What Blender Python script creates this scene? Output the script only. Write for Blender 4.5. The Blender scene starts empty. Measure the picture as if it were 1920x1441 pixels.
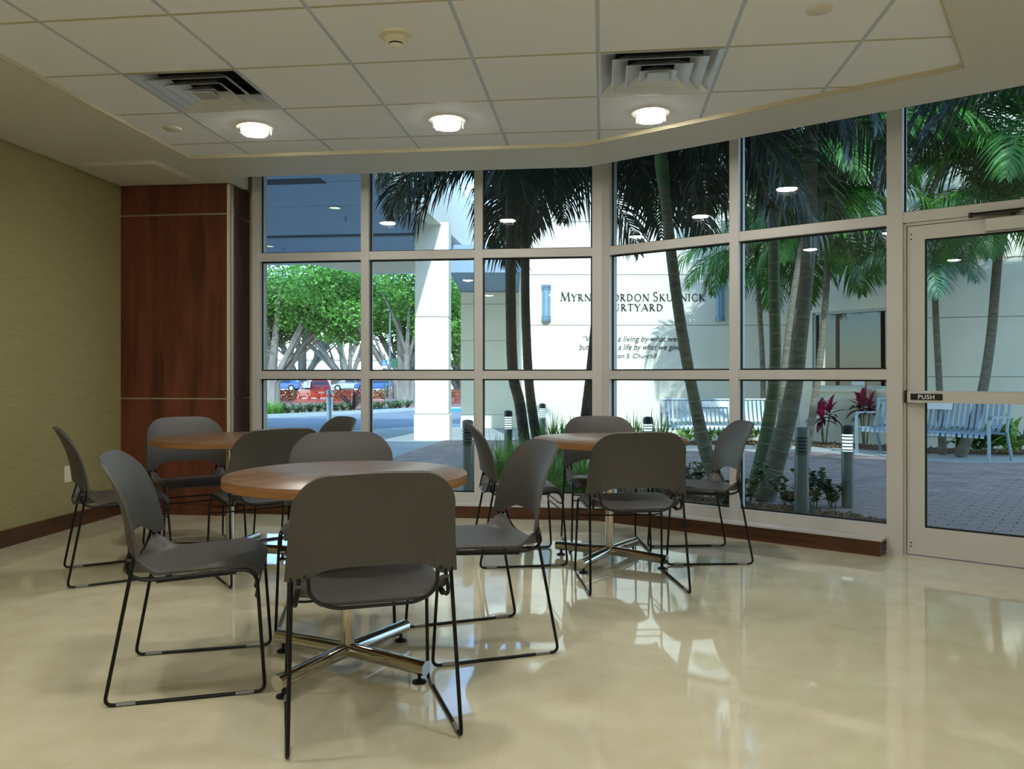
import bpy, math, random
from mathutils import Vector, Matrix
rad = math.radians
sin, cos, PI = math.sin, math.cos, math.pi
random.seed(7)
S = bpy.context.scene
COL = S.collection

# ------------------------------------------------------------------ camera, sky, sun, exposure
TH = rad(6.39)                      # the camera looks 6.39 degrees to the left of the room's long axis (+Y)
CT, ST = cos(TH), sin(TH)
CAMZ, FOC, HV, U0 = 1.11, 1500.0, 705.0, 960.0
cd = bpy.data.cameras.new('camera')
cam = bpy.data.objects.new('camera', cd)
COL.objects.link(cam)
cam.location = (0, 0, CAMZ)
cam.rotation_euler = (PI / 2, 0, TH)
cd.sensor_fit = 'HORIZONTAL'
cd.sensor_width = 36.0
cd.lens = FOC / 1920 * 36
cd.shift_y = -(720.5 - HV) / 1920
cd.clip_end = 500
S.camera = cam

SUN_EL, SUN_HEAD = rad(40), rad(97)      # elevation; heading (camera frame) towards which the light travels
world = bpy.data.worlds.new('world')
S.world = world
world.use_nodes = True
nt = world.node_tree
bg = nt.nodes['Background']
sky = nt.nodes.new('ShaderNodeTexSky')
sky.sky_type = 'NISHITA'
sky.sun_disc = False
sky.sun_elevation = SUN_EL
sky.sun_rotation = PI / 2 - (SUN_HEAD + PI + TH)
sky.air_density = 1.0
sky.dust_density = 0.3
sky.ozone_density = 3.0
nt.links.new(sky.outputs[0], bg.inputs[0])
bg.inputs[1].default_value = 0.74
sl = bpy.data.lights.new('sun', 'SUN')
sl.energy = 4.5
sl.angle = rad(0.7)
sl.color = (1.0, 0.97, 0.92)
sun = bpy.data.objects.new('sun', sl)
COL.objects.link(sun)
hx, hy = cos(SUN_HEAD + TH), sin(SUN_HEAD + TH)
sun.rotation_euler = Vector((hx * cos(SUN_EL), hy * cos(SUN_EL), -sin(SUN_EL))).to_track_quat('-Z', 'Y').to_euler()
sun.location = (0, -10, 20)
LAMP = 205.0                               # radiance of the ceiling lamps' lenses
vs = S.view_settings
vs.view_transform = 'Standard'
vs.look = 'None'
vs.gamma = 1.0
vs.exposure = 0.0
vs.use_curve_mapping = False


# ------------------------------------------------------------------ coordinates
def C(X, D, z=0.0):
    """X metres to the right of and D metres ahead of the viewpoint -> world"""
    return Vector((X * CT - D * ST, X * ST + D * CT, z))


def gz(D):
    return -0.02 * max(0.0, min(D, 40) - 6.4) - .01 * max(0.0, D - 40)       # the courtyard falls gently away from the building


def UD(u, D, z=0.0):
    return C((u - U0) / FOC * D, D, z)


def GP(u, v):
    """the point of the sloping outdoor ground seen at a pixel -> X, D"""
    k = (v - HV) / FOC
    D = (CAMZ - 0.128) / (k - 0.02)
    return (u - U0) / FOC * D, D


def ZV(v, D):
    return CAMZ + (HV - v) / FOC * D


# ------------------------------------------------------------------ materials
def lin(c):
    return tuple(((x / 255) / 12.92 if x / 255 <= 0.04045 else ((x / 255 + 0.055) / 1.055) ** 2.4) for x in c)


def newmat(name):
    m = bpy.data.materials.new(name)
    m.use_nodes = True
    return m, m.node_tree, m.node_tree.nodes['Principled BSDF']


def mat(name, col, rough=0.5, metal=0.0, spec=0.5, noise=None, bump=None, coat=0.0):
    """noise = (scale xyz, amount): colour variation; bump = (scale xyz, strength)"""
    m, t, b = newmat(name)
    c = lin(col) + (1,)
    b.inputs['Base Color'].default_value = c
    b.inputs['Roughness'].default_value = rough
    b.inputs['Metallic'].default_value = metal
    b.inputs['Specular IOR Level'].default_value = spec
    if coat:
        b.inputs['Coat Weight'].default_value = coat
        b.inputs['Coat Roughness'].default_value = 0.05
    if noise or bump:
        tc = t.nodes.new('ShaderNodeTexCoord')
    if noise:
        mp = t.nodes.new('ShaderNodeMapping')
        mp.inputs['Scale'].default_value = noise[0]
        t.links.new(tc.outputs['Object'], mp.inputs[0])
        n = t.nodes.new('ShaderNodeTexNoise')
        n.inputs['Scale'].default_value = 1.0
        n.inputs['Detail'].default_value = 5
        n.inputs['Roughness'].default_value = 0.6
        t.links.new(mp.outputs[0], n.inputs['Vector'])
        r = t.nodes.new('ShaderNodeValToRGB')
        a = noise[1]
        r.color_ramp.elements[0].position = 0.3
        r.color_ramp.elements[1].position = 0.7
        r.color_ramp.elements[0].color = tuple(x * (1 - a) for x in c[:3]) + (1,)
        r.color_ramp.elements[1].color = tuple(min(1, x * (1 + a)) for x in c[:3]) + (1,)
        t.links.new(n.outputs['Fac'], r.inputs[0])
        t.links.new(r.outputs[0], b.inputs['Base Color'])
    if bump:
        mp = t.nodes.new('ShaderNodeMapping')
        mp.inputs['Scale'].default_value = bump[0]
        t.links.new(tc.outputs['Object'], mp.inputs[0])
        n = t.nodes.new('ShaderNodeTexNoise')
        n.inputs['Scale'].default_value = 1.0
        n.inputs['Detail'].default_value = 4
        t.links.new(mp.outputs[0], n.inputs['Vector'])
        bp = t.nodes.new('ShaderNodeBump')
        bp.inputs['Strength'].default_value = bump[1]
        bp.inputs['Distance'].default_value = 0.01
        t.links.new(n.outputs['Fac'], bp.inputs['Height'])
        t.links.new(bp.outputs[0], b.inputs['Normal'])
    return m


def wood(name, dark, light, scale, rough=0.4, coat=0.0):
    m, t, b = newmat(name)
    tc = t.nodes.new('ShaderNodeTexCoord')
    mp = t.nodes.new('ShaderNodeMapping')
    mp.inputs['Scale'].default_value = scale
    t.links.new(tc.outputs['Object'], mp.inputs[0])
    n = t.nodes.new('ShaderNodeTexNoise')
    n.inputs['Scale'].default_value = 1
    n.inputs['Detail'].default_value = 8
    n.inputs['Roughness'].default_value = 0.55
    n.inputs['Distortion'].default_value = 0.8
    t.links.new(mp.outputs[0], n.inputs['Vector'])
    r = t.nodes.new('ShaderNodeValToRGB')
    r.color_ramp.elements[0].position = 0.34
    r.color_ramp.elements[1].position = 0.68
    r.color_ramp.elements[0].color = lin(dark) + (1,)
    r.color_ramp.elements[1].color = lin(light) + (1,)
    t.links.new(n.outputs['Fac'], r.inputs[0])
    t.links.new(r.outputs[0], b.inputs['Base Color'])
    b.inputs['Roughness'].default_value = rough
    if coat:
        b.inputs['Coat Weight'].default_value = coat
    return m


def leafmat(name, col, trans=0.35, rough=0.4, var=0.35, scale=3.0):
    m, t, b = newmat(name)
    c = lin(col)
    tc = t.nodes.new('ShaderNodeTexCoord')
    n = t.nodes.new('ShaderNodeTexNoise')
    n.inputs['Scale'].default_value = scale
    t.links.new(tc.outputs['Object'], n.inputs['Vector'])
    r = t.nodes.new('ShaderNodeValToRGB')
    r.color_ramp.elements[0].position = 0.35
    r.color_ramp.elements[1].position = 0.65
    r.color_ramp.elements[0].color = tuple(x * (1 - var) for x in c) + (1,)
    r.color_ramp.elements[1].color = tuple(min(1, x * (1 + var)) for x in c) + (1,)
    t.links.new(n.outputs['Fac'], r.inputs[0])
    t.links.new(r.outputs[0], b.inputs['Base Color'])
    b.inputs['Roughness'].default_value = rough
    tr = t.nodes.new('ShaderNodeBsdfTranslucent')
    t.links.new(r.outputs[0], tr.inputs[0])
    mx = t.nodes.new('ShaderNodeMixShader')
    mx.inputs[0].default_value = trans
    t.links.new(b.outputs[0], mx.inputs[1])
    t.links.new(tr.outputs[0], mx.inputs[2])
    t.links.new(mx.outputs[0], t.nodes['Material Output'].inputs[0])
    return m


def emit(name, col, strength):
    m, t, b = newmat(name)
    b.inputs['Base Color'].default_value = (0.8, 0.8, 0.8, 1)
    b.inputs['Emission Color'].default_value = tuple(col) + (1,)
    b.inputs['Emission Strength'].default_value = strength
    return m


def glass(name, tint, f0=0.04, rough=0.0):
    """thin architectural glass: tinted straight transmission and a mirror reflection growing at grazing angles"""
    m, t, b = newmat(name)
    t.nodes.remove(b)
    lw = t.nodes.new('ShaderNodeLayerWeight')
    lw.inputs['Blend'].default_value = 0.5
    p = t.nodes.new('ShaderNodeMath')
    p.operation = 'POWER'
    t.links.new(lw.outputs['Facing'], p.inputs[0])
    p.inputs[1].default_value = 5
    ma = t.nodes.new('ShaderNodeMath')
    ma.operation = 'MULTIPLY_ADD'
    t.links.new(p.outputs[0], ma.inputs[0])
    ma.inputs[1].default_value = 0.9
    ma.inputs[2].default_value = f0
    tr = t.nodes.new('ShaderNodeBsdfTransparent')
    tr.inputs[0].default_value = tuple(tint) + (1,)
    gl = t.nodes.new('ShaderNodeBsdfGlossy')
    gl.inputs['Roughness'].default_value = rough
    mx = t.nodes.new('ShaderNodeMixShader')
    t.links.new(ma.outputs[0], mx.inputs[0])
    t.links.new(tr.outputs[0], mx.inputs[1])
    t.links.new(gl.outputs[0], mx.inputs[2])
    t.links.new(mx.outputs[0], t.nodes['Material Output'].inputs[0])
    return m


def floor_mat():
    m, t, b = newmat('polished_floor')
    tc = t.nodes.new('ShaderNodeTexCoord')
    n = t.nodes.new('ShaderNodeTexNoise')
    n.inputs['Scale'].default_value = 7
    n.inputs['Detail'].default_value = 6
    t.links.new(tc.outputs['Object'], n.inputs['Vector'])
    r = t.nodes.new('ShaderNodeValToRGB')
    r.color_ramp.elements[0].position = 0.3
    r.color_ramp.elements[1].position = 0.7
    r.color_ramp.elements[0].color = lin((198, 190, 160)) + (1,)
    r.color_ramp.elements[1].color = lin((208, 202, 174)) + (1,)
    t.links.new(n.outputs['Fac'], r.inputs[0])
    br = t.nodes.new('ShaderNodeTexBrick')          # faint hairline seams of the vinyl tiles
    br.offset = 0.0
    br.inputs['Scale'].default_value = 1.0
    br.inputs['Brick Width'].default_value = 0.305
    br.inputs['Row Height'].default_value = 0.305
    br.inputs['Mortar Size'].default_value = 0.0011
    br.inputs['Color1'].default_value = (1, 1, 1, 1)
    br.inputs['Color2'].default_value = (0.97, 0.97, 0.97, 1)
    br.inputs['Mortar'].default_value = (0.9, 0.89, 0.86, 1)
    t.links.new(tc.outputs['Object'], br.inputs['Vector'])
    mu = t.nodes.new('ShaderNodeMix')
    mu.data_type = 'RGBA'
    mu.blend_type = 'MULTIPLY'
    mu.inputs[0].default_value = 1.0
    t.links.new(r.outputs[0], mu.inputs[6])
    t.links.new(br.outputs['Color'], mu.inputs[7])
    t.links.new(mu.outputs[2], b.inputs['Base Color'])
    b.inputs['Roughness'].default_value = 0.042
    b.inputs['Specular IOR Level'].default_value = 0.75
    n2 = t.nodes.new('ShaderNodeTexNoise')
    n2.inputs['Scale'].default_value = 2.2
    n2.inputs['Detail'].default_value = 2
    t.links.new(tc.outputs['Object'], n2.inputs['Vector'])
    bp = t.nodes.new('ShaderNodeBump')
    bp.inputs['Strength'].default_value = 0.012
    bp.inputs['Distance'].default_value = 0.02
    t.links.new(n2.outputs['Fac'], bp.inputs['Height'])
    t.links.new(bp.outputs[0], b.inputs['Normal'])
    return m


M = {
    'floor': floor_mat(),
    'wallpaper': mat('grasscloth', (148, 136, 92), 0.75, noise=((6, 6, 160), 0.13), bump=((5, 5, 220), 0.35)),
    'soffit': mat('soffit_paint', (212, 209, 198), 0.55),
    'backwall': mat('painted_wall', (190, 180, 150), 0.7),
    'tile': mat('ceiling_tile', (234, 236, 240), 0.9, noise=((90, 90, 90), 0.03)),
    'grid': mat('ceiling_grid', (186, 196, 208), 0.5),
    'cross_bar': mat('ceiling_cross_bar', (190, 182, 152), 0.6),
    'wood_panel': wood('cherry_panel', (74, 36, 22), (112, 60, 40), (9, 9, 1.1), 0.4),
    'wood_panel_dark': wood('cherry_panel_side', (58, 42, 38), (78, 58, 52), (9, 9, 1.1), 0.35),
    'base': wood('wood_base', (58, 32, 16), (88, 52, 28), (2, 2, 30), 0.4),
    'chrome_trim': mat('trim_metal', (205, 200, 185), 0.25, 0.8),
    'cream_trim': mat('cream_trim', (205, 200, 180), 0.4),
    'frame': mat('window_metal', (200, 198, 194), 0.42, 0.2),
    'gasket': mat('gasket', (14, 16, 20), 0.6),
    'glass': glass('window_glass', (0.86, 0.955, 0.97), 0.03),
    'dark_glass': glass('dark_window_glass', (0.35, 0.36, 0.38), 0.06),
    'clear': glass('lamp_glass', (0.95, 0.95, 0.93), 0.08),
    'plastic': mat('chair_plastic', (66, 63, 59), 0.5, bump=((700, 700, 700), 0.06)),
    'rod': mat('black_rod', (7, 7, 7), 0.4, spec=0.3),
    'glide': mat('clear_glide', (120, 120, 118), 0.3),
    'screw': mat('screw_metal', (50, 48, 45), 0.35, 0.8),
    'table_wood': wood('table_laminate', (92, 68, 48), (124, 97, 73), (1.6, 22, 10), 0.32),
    'table_edge': wood('table_edge', (124, 84, 46), (154, 110, 64), (3, 3, 60), 0.4),
    'chrome': mat('chrome', (200, 195, 185), 0.08, 1.0),
    'black': mat('black_plastic', (12, 12, 12), 0.4),
    'diffuser': mat('diffuser_metal', (222, 226, 230), 0.3, 0.5),
    'dark': mat('dark_duct', (16, 14, 14), 0.8),
    'white': mat('white_plastic', (218, 212, 195), 0.45),
    'ivory': mat('ivory_plastic', (216, 208, 176), 0.45),
    'lamp': emit('lamp_lens', (1.0, 0.98, 0.935), LAMP),
    'stucco': mat('cream_stucco', (238, 233, 216), 0.9, noise=((1.5, 1.5, 1.5), 0.04), bump=((60, 60, 60), 0.15)),
    'stucco_joint': mat('stucco_joint', (170, 166, 150), 0.9),
    'canopy': mat('canopy_soffit_shade_tint', (150, 172, 194), 0.8),  # cool cast of skylight shade put into the soffit colour
    'canopy_dark': mat('canopy_slot', (60, 66, 74), 0.8),
    'concrete': mat('concrete', (176, 180, 178), 0.85, noise=((1.2, 1.2, 1.2), 0.1)),
    'asphalt': mat('asphalt', (126, 130, 136), 0.9, noise=((0.7, 0.7, 0.7), 0.12)),
    'earth': mat('earth', (120, 104, 84), 0.95, noise=((0.5, 0.5, 0.5), 0.25)),
    'road': mat('red_paved_road', (150, 112, 108), 0.9, noise=((0.4, 0.4, 0.4), 0.15)),
    'mulch': mat('mulch', (104, 82, 62), 0.95, noise=((14, 14, 14), 0.4), bump=((40, 40, 40), 0.8)),
    'chip': mat('mulch_chip', (126, 98, 72), 0.95, noise=((9, 9, 9), 0.45)),
    'paver': mat('clay_paver', (164, 142, 134), 0.75, noise=((3.1, 2.3, 3), 0.28), bump=((70, 70, 70), 0.3)),
    'paver_joint': mat('paver_joint', (96, 90, 88), 0.95),
    'trunk': mat('palm_trunk', (112, 106, 92), 0.85, noise=((9, 9, 22), 0.35), bump=((20, 20, 60), 0.5)),
    'trunk_green': mat('palm_trunk_green', (84, 98, 66), 0.7, noise=((9, 9, 22), 0.3), bump=((20, 20, 60), 0.4)),
    'trunk_ring': mat('palm_ring', (128, 122, 106), 0.85),
    'trunk_shaded': mat('palm_trunk_shaded', (66, 62, 54), 0.85, noise=((9, 9, 22), 0.35), bump=((20, 20, 60), 0.5)),  # trunk colour darkened to carry the building's shade
    'crownshaft': mat('palm_crownshaft', (84, 106, 58), 0.55, noise=((5, 5, 8), 0.2)),
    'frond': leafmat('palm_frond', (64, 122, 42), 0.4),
    'frond_shaded': leafmat('palm_frond_shaded', (22, 46, 22), 0.2),  # building's shade on the near palms put into the leaf colour
    'frond_blue': leafmat('palm_frond_blue', (92, 136, 112), 0.3),
    'rachis': mat('palm_rachis', (92, 108, 52), 0.6),
    'grass': leafmat('grass_blade', (124, 182, 78), 0.3),
    'shrub': leafmat('shrub_leaf', (52, 92, 46), 0.25, 0.3),
    'low_shrub': leafmat('low_shrub_leaf', (122, 150, 104), 0.3),
    'ginger': leafmat('ginger_leaf', (120, 160, 62), 0.3, 0.35, 0.5, 14),
    'ti': leafmat('ti_leaf', (168, 28, 84), 0.35, 0.35, 0.3),
    'ti_dark': leafmat('ti_leaf_dark', (70, 24, 40), 0.25, 0.35, 0.3),
    'stem': mat('green_stem', (88, 92, 58), 0.7),
    'tree_leaf': leafmat('tree_leaf', (96, 146, 62), 0.35, 0.5, 0.5, 0.6),
    'bark': mat('tree_bark', (128, 122, 114), 0.9, noise=((1.5, 1.5, 0.5), 0.35)),
    'hedge': leafmat('hedge_leaf', (46, 78, 38), 0.2),
    'bench': mat('bench_metal', (152, 170, 184), 0.35, 0.5),
    'bollard': mat('bollard_metal', (120, 126, 126), 0.4, 0.5),
    'bollard_dark': mat('bollard_louver', (52, 56, 58), 0.4, 0.4),
    'bollard_light': emit('bollard_lens', (0.95, 1.0, 0.92), 1.3),
    'warm_lens': emit('warm_lens', (1.0, 0.86, 0.6), 0.9),
    'sconce': mat('sconce_metal', (120, 150, 172), 0.4, 0.4),
    'sconce_lens': mat('sconce_lens', (140, 170, 192), 0.4),
    'letter': mat('bronze_letter', (24, 22, 20), 0.45, 0.3),
    'brownframe': mat('window_surround', (70, 52, 40), 0.6),
    'brownroom': mat('dark_room', (36, 30, 25), 0.9),
    'orange': mat('orange_mesh', (236, 92, 44), 0.6),
    'carred': mat('red_car_paint', (176, 20, 40), 0.25, coat=0.6),
    'carblue': mat('blue_car_paint', (60, 96, 150), 0.3, coat=0.6),
    'carsilver': mat('silver_car_paint', (180, 186, 190), 0.3, 0.5, coat=0.5),
    'carglass': mat('car_glass', (26, 32, 40), 0.1, spec=0.8),
    'tyre': mat('tyre', (20, 20, 20), 0.85),
    'tail': mat('tail_lamp', (150, 10, 16), 0.3),
    'signblue': mat('sign_blue', (28, 100, 190), 0.5),
    'signwhite': mat('sign_white', (235, 238, 240), 0.5),
    'green_post': mat('green_post', (24, 84, 62), 0.5),
    'bluestop': mat('blue_paint', (54, 140, 200), 0.6),
    'steel': mat('galvanised_steel', (150, 160, 164), 0.4, 0.6),
    'pole': mat('grey_pole', (96, 102, 102), 0.5),
    'farwall': mat('far_wall', (236, 232, 220), 0.9),
}


# ------------------------------------------------------------------ mesh builder
class MB:
    def __init__(s):
        s.v, s.f = [], []

    def add(s, vs, fs):
        o = len(s.v)
        s.v += [tuple(p) for p in vs]
        s.f += [tuple(i + o for i in f) for f in fs]
        return s

    def box(s, x0, y0, z0, x1, y1, z1, mx=None):
        p = [Vector(q) for q in ((x0, y0, z0), (x1, y0, z0), (x1, y1, z0), (x0, y1, z0),
                                 (x0, y0, z1), (x1, y0, z1), (x1, y1, z1), (x0, y1, z1))]
        if mx is not None:
            p = [mx @ q for q in p]
        return s.add(p, [(3, 2, 1, 0), (4, 5, 6, 7), (0, 1, 5, 4), (1, 2, 6, 5), (2, 3, 7, 6), (3, 0, 4, 7)])

    def bbox(s, x0, y0, z0, x1, y1, z1, b=0.004):
        """box with chamfered vertical and top edges"""
        lo = [(x0 + b, y0), (x1 - b, y0), (x1, y0 + b), (x1, y1 - b), (x1 - b, y1), (x0 + b, y1), (x0, y1 - b), (x0, y0 + b)]
        li = [(min(max(x, x0 + b), x1 - b), min(max(y, y0 + b), y1 - b)) for x, y in lo]
        vs = [(x, y, z0) for x, y in lo] + [(x, y, z1 - b) for x, y in lo] + [(x, y, z1) for x, y in li]
        fs = [tuple(range(7, -1, -1))]
        for k in (0, 8):
            fs += [(k + i, k + (i + 1) % 8, k + 8 + (i + 1) % 8, k + 8 + i) for i in range(8)]
        fs.append(tuple(range(16, 24)))
        return s.add(vs, fs)

    def prism(s, poly, z0, z1):
        n = len(poly)
        a = sum(poly[i][0] * poly[(i + 1) % n][1] - poly[(i + 1) % n][0] * poly[i][1] for i in range(n))
        if a < 0:
            poly = poly[::-1]
        vs = [(p[0], p[1], z0) for p in poly] + [(p[0], p[1], z1) for p in poly]
        return s.add(vs, [tuple(range(n - 1, -1, -1)), tuple(range(n, 2 * n))] +
                     [(i, (i + 1) % n, n + (i + 1) % n, n + i) for i in range(n)])

    def tube(s, pts, r, n=8, cap=True):
        pts = [Vector(p) for p in pts]
        m = len(pts)
        rs = r if isinstance(r, (list, tuple)) else [r] * m
        t0 = (pts[1] - pts[0]).normalized()
        ref = Vector((0, 0, 1)) if abs(t0.z) < 0.9 else Vector((1, 0, 0))
        nn = (ref - t0 * ref.dot(t0)).normalized()
        vs = []
        for i in range(m):
            if i == 0:
                t = t0
            elif i == m - 1:
                t = (pts[i] - pts[i - 1]).normalized()
            else:
                t = ((pts[i] - pts[i - 1]).normalized() + (pts[i + 1] - pts[i]).normalized()).normalized()
            nn = (nn - t * nn.dot(t)).normalized()
            bb = t.cross(nn)
            for k in range(n):
                a = 2 * PI * k / n
                vs.append(pts[i] + (nn * cos(a) + bb * sin(a)) * rs[i])
        fs = [(i * n + k, i * n + (k + 1) % n, (i + 1) * n + (k + 1) % n, (i + 1) * n + k) for i in range(m - 1) for k in range(n)]
        if cap:
            fs += [tuple(range(n - 1, -1, -1)), tuple(range((m - 1) * n, m * n))]
        return s.add(vs, fs)

    def lathe(s, prof, n=24, c=(0, 0, 0), close=True):
        """prof = [(r, z)...] from the bottom up; ends capped"""
        vs = [(c[0] + r * cos(2 * PI * k / n), c[1] + r * sin(2 * PI * k / n), c[2] + z) for r, z in prof for k in range(n)]
        m = len(prof)
        fs = [(i * n + k, i * n + (k + 1) % n, (i + 1) * n + (k + 1) % n, (i + 1) * n + k) for i in range(m - 1) for k in range(n)]
        if close:
            fs += [tuple(range(n - 1, -1, -1)), tuple(range((m - 1) * n, m * n))]
        return s.add(vs, fs)

    def shell(s, g, th):
        """closed shell from a grid of points g[i][j], thickened backwards along the normals"""
        a, b = len(g), len(g[0])
        g = [[Vector(p) for p in row] for row in g]
        nr = []
        for i in range(a):
            row = []
            for j in range(b):
                du = g[min(i + 1, a - 1)][j] - g[max(i - 1, 0)][j]
                dv = g[i][min(j + 1, b - 1)] - g[i][max(j - 1, 0)]
                n = du.cross(dv)
                row.append(n.normalized() if n.length > 1e-9 else Vector((0, 0, 1)))
            nr.append(row)
        vs = [g[i][j] for i in range(a) for j in range(b)] + [g[i][j] - nr[i][j] * th for i in range(a) for j in range(b)]
        o = a * b
        fs = []
        for i in range(a - 1):
            for j in range(b - 1):
                q = (i * b + j, (i + 1) * b + j, (i + 1) * b + j + 1, i * b + j + 1)
                fs += [q, tuple(o + k for k in q[::-1])]
        per = [i * b for i in range(a)] + [(a - 1) * b + j for j in range(1, b)] + \
              [i * b + b - 1 for i in range(a - 2, -1, -1)] + [j for j in range(b - 2, 0, -1)]
        for k in range(len(per)):
            p, q = per[k], per[(k + 1) % len(per)]
            fs.append((q, p, p + o, q + o))
        return s.add(vs, fs)

    def strip(s, pts, ws, side):
        """flat ribbon along pts, half widths ws, sideways vectors side"""
        vs = []
        for p, w, d in zip(pts, ws, side):
            vs += [Vector(p) - d * w, Vector(p) + d * w]
        return s.add(vs, [(2 * i, 2 * i + 1, 2 * i + 3, 2 * i + 2) for i in range(len(pts) - 1)])

    def mesh(s, name, m=None, smooth=False):
        me = bpy.data.meshes.new(name)
        me.from_pydata(s.v, [], s.f)
        if m is not None:
            me.materials.append(m)
        if smooth:
            me.polygons.foreach_set('use_smooth', [True] * len(me.polygons))
            me.set_sharp_from_angle(angle=rad(38))
        me.update()
        return me

    def build(s, name, m, parent=None, smooth=False, loc=None, rz=0.0):
        return link(name, s.mesh(name, m, smooth), parent, loc, rz)


def link(name, data, parent=None, loc=None, rz=0.0):
    o = bpy.data.objects.new(name, data)
    COL.objects.link(o)
    if parent is not None:
        o.parent = parent
    if loc is not None:
        o.location = loc
    o.rotation_euler[2] = rz
    return o


def tag(o, label=None, cat=None, group=None, kind=None):
    if label:
        o['label'] = label
    if cat:
        o['category'] = cat
    if group:
        o['group'] = group
    if kind:
        o['kind'] = kind
    return o


def thing(name, label, cat, loc=(0, 0, 0), rz=0.0, group=None, kind=None):
    return tag(link(name, None, None, loc, rz), label, cat, group, kind)


def copy_tree(o, parent=None):
    c = o.copy()
    COL.objects.link(c)
    if parent is not None:
        c.parent = parent
    for ch in list(o.children):
        copy_tree(ch, c)
    return c


def text_mesh(name, body, size, m, parent, shear=0.0, extrude=.001, offset=0.0, spacing=1.0):
    fc = bpy.data.curves.new(name, 'FONT')
    fc.body, fc.size, fc.shear, fc.extrude, fc.offset, fc.space_character = body, size, shear, extrude, offset, spacing
    fc.align_x = 'CENTER'
    tmp = bpy.data.objects.new(name + '_tmp', fc)
    COL.objects.link(tmp)
    dg = bpy.context.evaluated_depsgraph_get()
    dg.update()
    me = bpy.data.meshes.new_from_object(tmp.evaluated_get(dg))
    bpy.data.objects.remove(tmp)
    me.materials.clear()
    me.materials.append(m)
    return link(name, me, parent)


def fillet(pts, r, n=5):
    pts = [Vector(p) for p in pts]
    out = [pts[0]]
    rr = r if isinstance(r, (list, tuple)) else [r] * len(pts)
    for i in range(1, len(pts) - 1):
        a, b = (pts[i - 1] - pts[i]), (pts[i + 1] - pts[i])
        q = min(rr[i], a.length * 0.49, b.length * 0.49)
        p0, p1 = pts[i] + a.normalized() * q, pts[i] + b.normalized() * q
        for k in range(n + 1):
            t = k / n
            out.append(p0 * (1 - t) ** 2 + pts[i] * 2 * t * (1 - t) + p1 * t * t)
    out.append(pts[-1])
    return out


def ss(x, a, b):
    t = max(0.0, min(1.0, (x - a) / (b - a)))
    return t * t * (3 - 2 * t)


# ------------------------------------------------------------------ the room's plan
XL, YW, YCOL = -3.86, 6.30, 6.07          # left wall, window face, front of the panelled pier
ZS, ZT = 2.645, 2.667                     # soffit and ceiling-tile heights
ZP = 2.86                                 # head of the windows, hidden above the soffit's lip
WA = rad(-31.0)                           # direction of the angled window wall
WD = Vector((cos(WA), sin(WA)))           # along it
WN = Vector((-sin(WA), cos(WA)))          # outwards
P3 = Vector((0.0, YW))                    # corner of the two window walls


def wp(s, out=0.0):
    p = P3 + WD * s + WN * out
    return (p.x, p.y)


SEND = 4.4
PR = wp(SEND)
XR = PR[0]
YB = -3.5

# floor
MB().prism([(XL - .1, YB - .1), (XR + .1, YB - .1), (XR + .1, PR[1]), wp(SEND, .12), wp(0, .12), (0, YW + .12), (XL - .1, YW + .12)], -0.12, 0.0) \
    .build('floor', M['floor'])['kind'] = 'structure'
# walls
MB().box(XL - .12, YB, 0, XL, YW + .26, ZP + .05).build('wall_left', M['wallpaper'])['kind'] = 'structure'
MB().box(XL - .12, YB - .12, 0, XR + .12, YB, ZP + .05).build('wall_back', M['backwall'])['kind'] = 'structure'
MB().box(XR, YB, 0, XR + .12, PR[1], ZP + .05).build('wall_right', M['backwall'])['kind'] = 'structure'
MB().prism([wp(3.22, 0.02), wp(SEND, .02), wp(SEND, .16), wp(3.22, .16)], 0, ZP + .05).build('wall_door_side', M['backwall'])['kind'] = 'structure'
MB().prism([(XL, YW + .12), (-2.832, YW + .12), (-2.832, YW + .24), (XL, YW + .24)], 0, ZP + .05).build('wall_far', M['backwall'])['kind'] = 'structure'
# the building's storeys above, whose bulk shades the courtyard
MB().prism([(-9.0, YB - 4), (9, YB - 4), (9, 2.0), wp(SEND + 1.5, .16), wp(0, .16), (0, YW + .16), (-9.0, YW + .16)], ZP + .05, 7.9) \
    .build('roof_building', M['stucco'])['kind'] = 'structure'

wg = [C(*p) for p in ((7.6, -10), (24, -10), (24, 4), (7.6, 4))]
MB().prism([(p.x, p.y) for p in wg], -.3, 11.2).build('wall_shade_block', M['stucco'])['kind'] = 'structure'  # unseen block added so the right-hand courtyard wall falls in shade

# --- soffit ring (with the lip in front of the windows) and the recessed tile field
cloud = [(-2.89, YB), (-2.89, 5.373), (-0.135, 5.373), (1.798, 4.21), (1.25, 3.2), (1.25, YB)]
lip0, lip1 = Vector((-2.86, 5.90)), Vector((-0.115, 5.90))
lipR = lip1 + WD * 5.2


def soffit_piece(poly):
    return MB().prism(poly, ZS, ZS + 0.05).build('soffit_panel', M['soffit'], ceil)


ceil = thing('ceiling', 'acoustic tile ceiling with painted soffit border', None, kind='structure')
soffit_piece([(XL, YB), (-2.89, YB), (-2.89, 5.373), (-2.89, YCOL), (XL, YCOL)])
soffit_piece([(-2.89, 5.373), (-0.135, 5.373), tuple(lip1), (-2.89, 5.90)])
soffit_piece([(-0.135, 5.373), (1.798, 4.21), tuple(lip1 + WD * 2.26), tuple(lip1)])
soffit_piece([(1.798, 4.21), (1.25, 3.2), (1.25, YB), (XR, YB), (XR, lipR.y + 0.25), tuple(lip1 + WD * 4.45), tuple(lip1 + WD * 2.26)])
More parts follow.
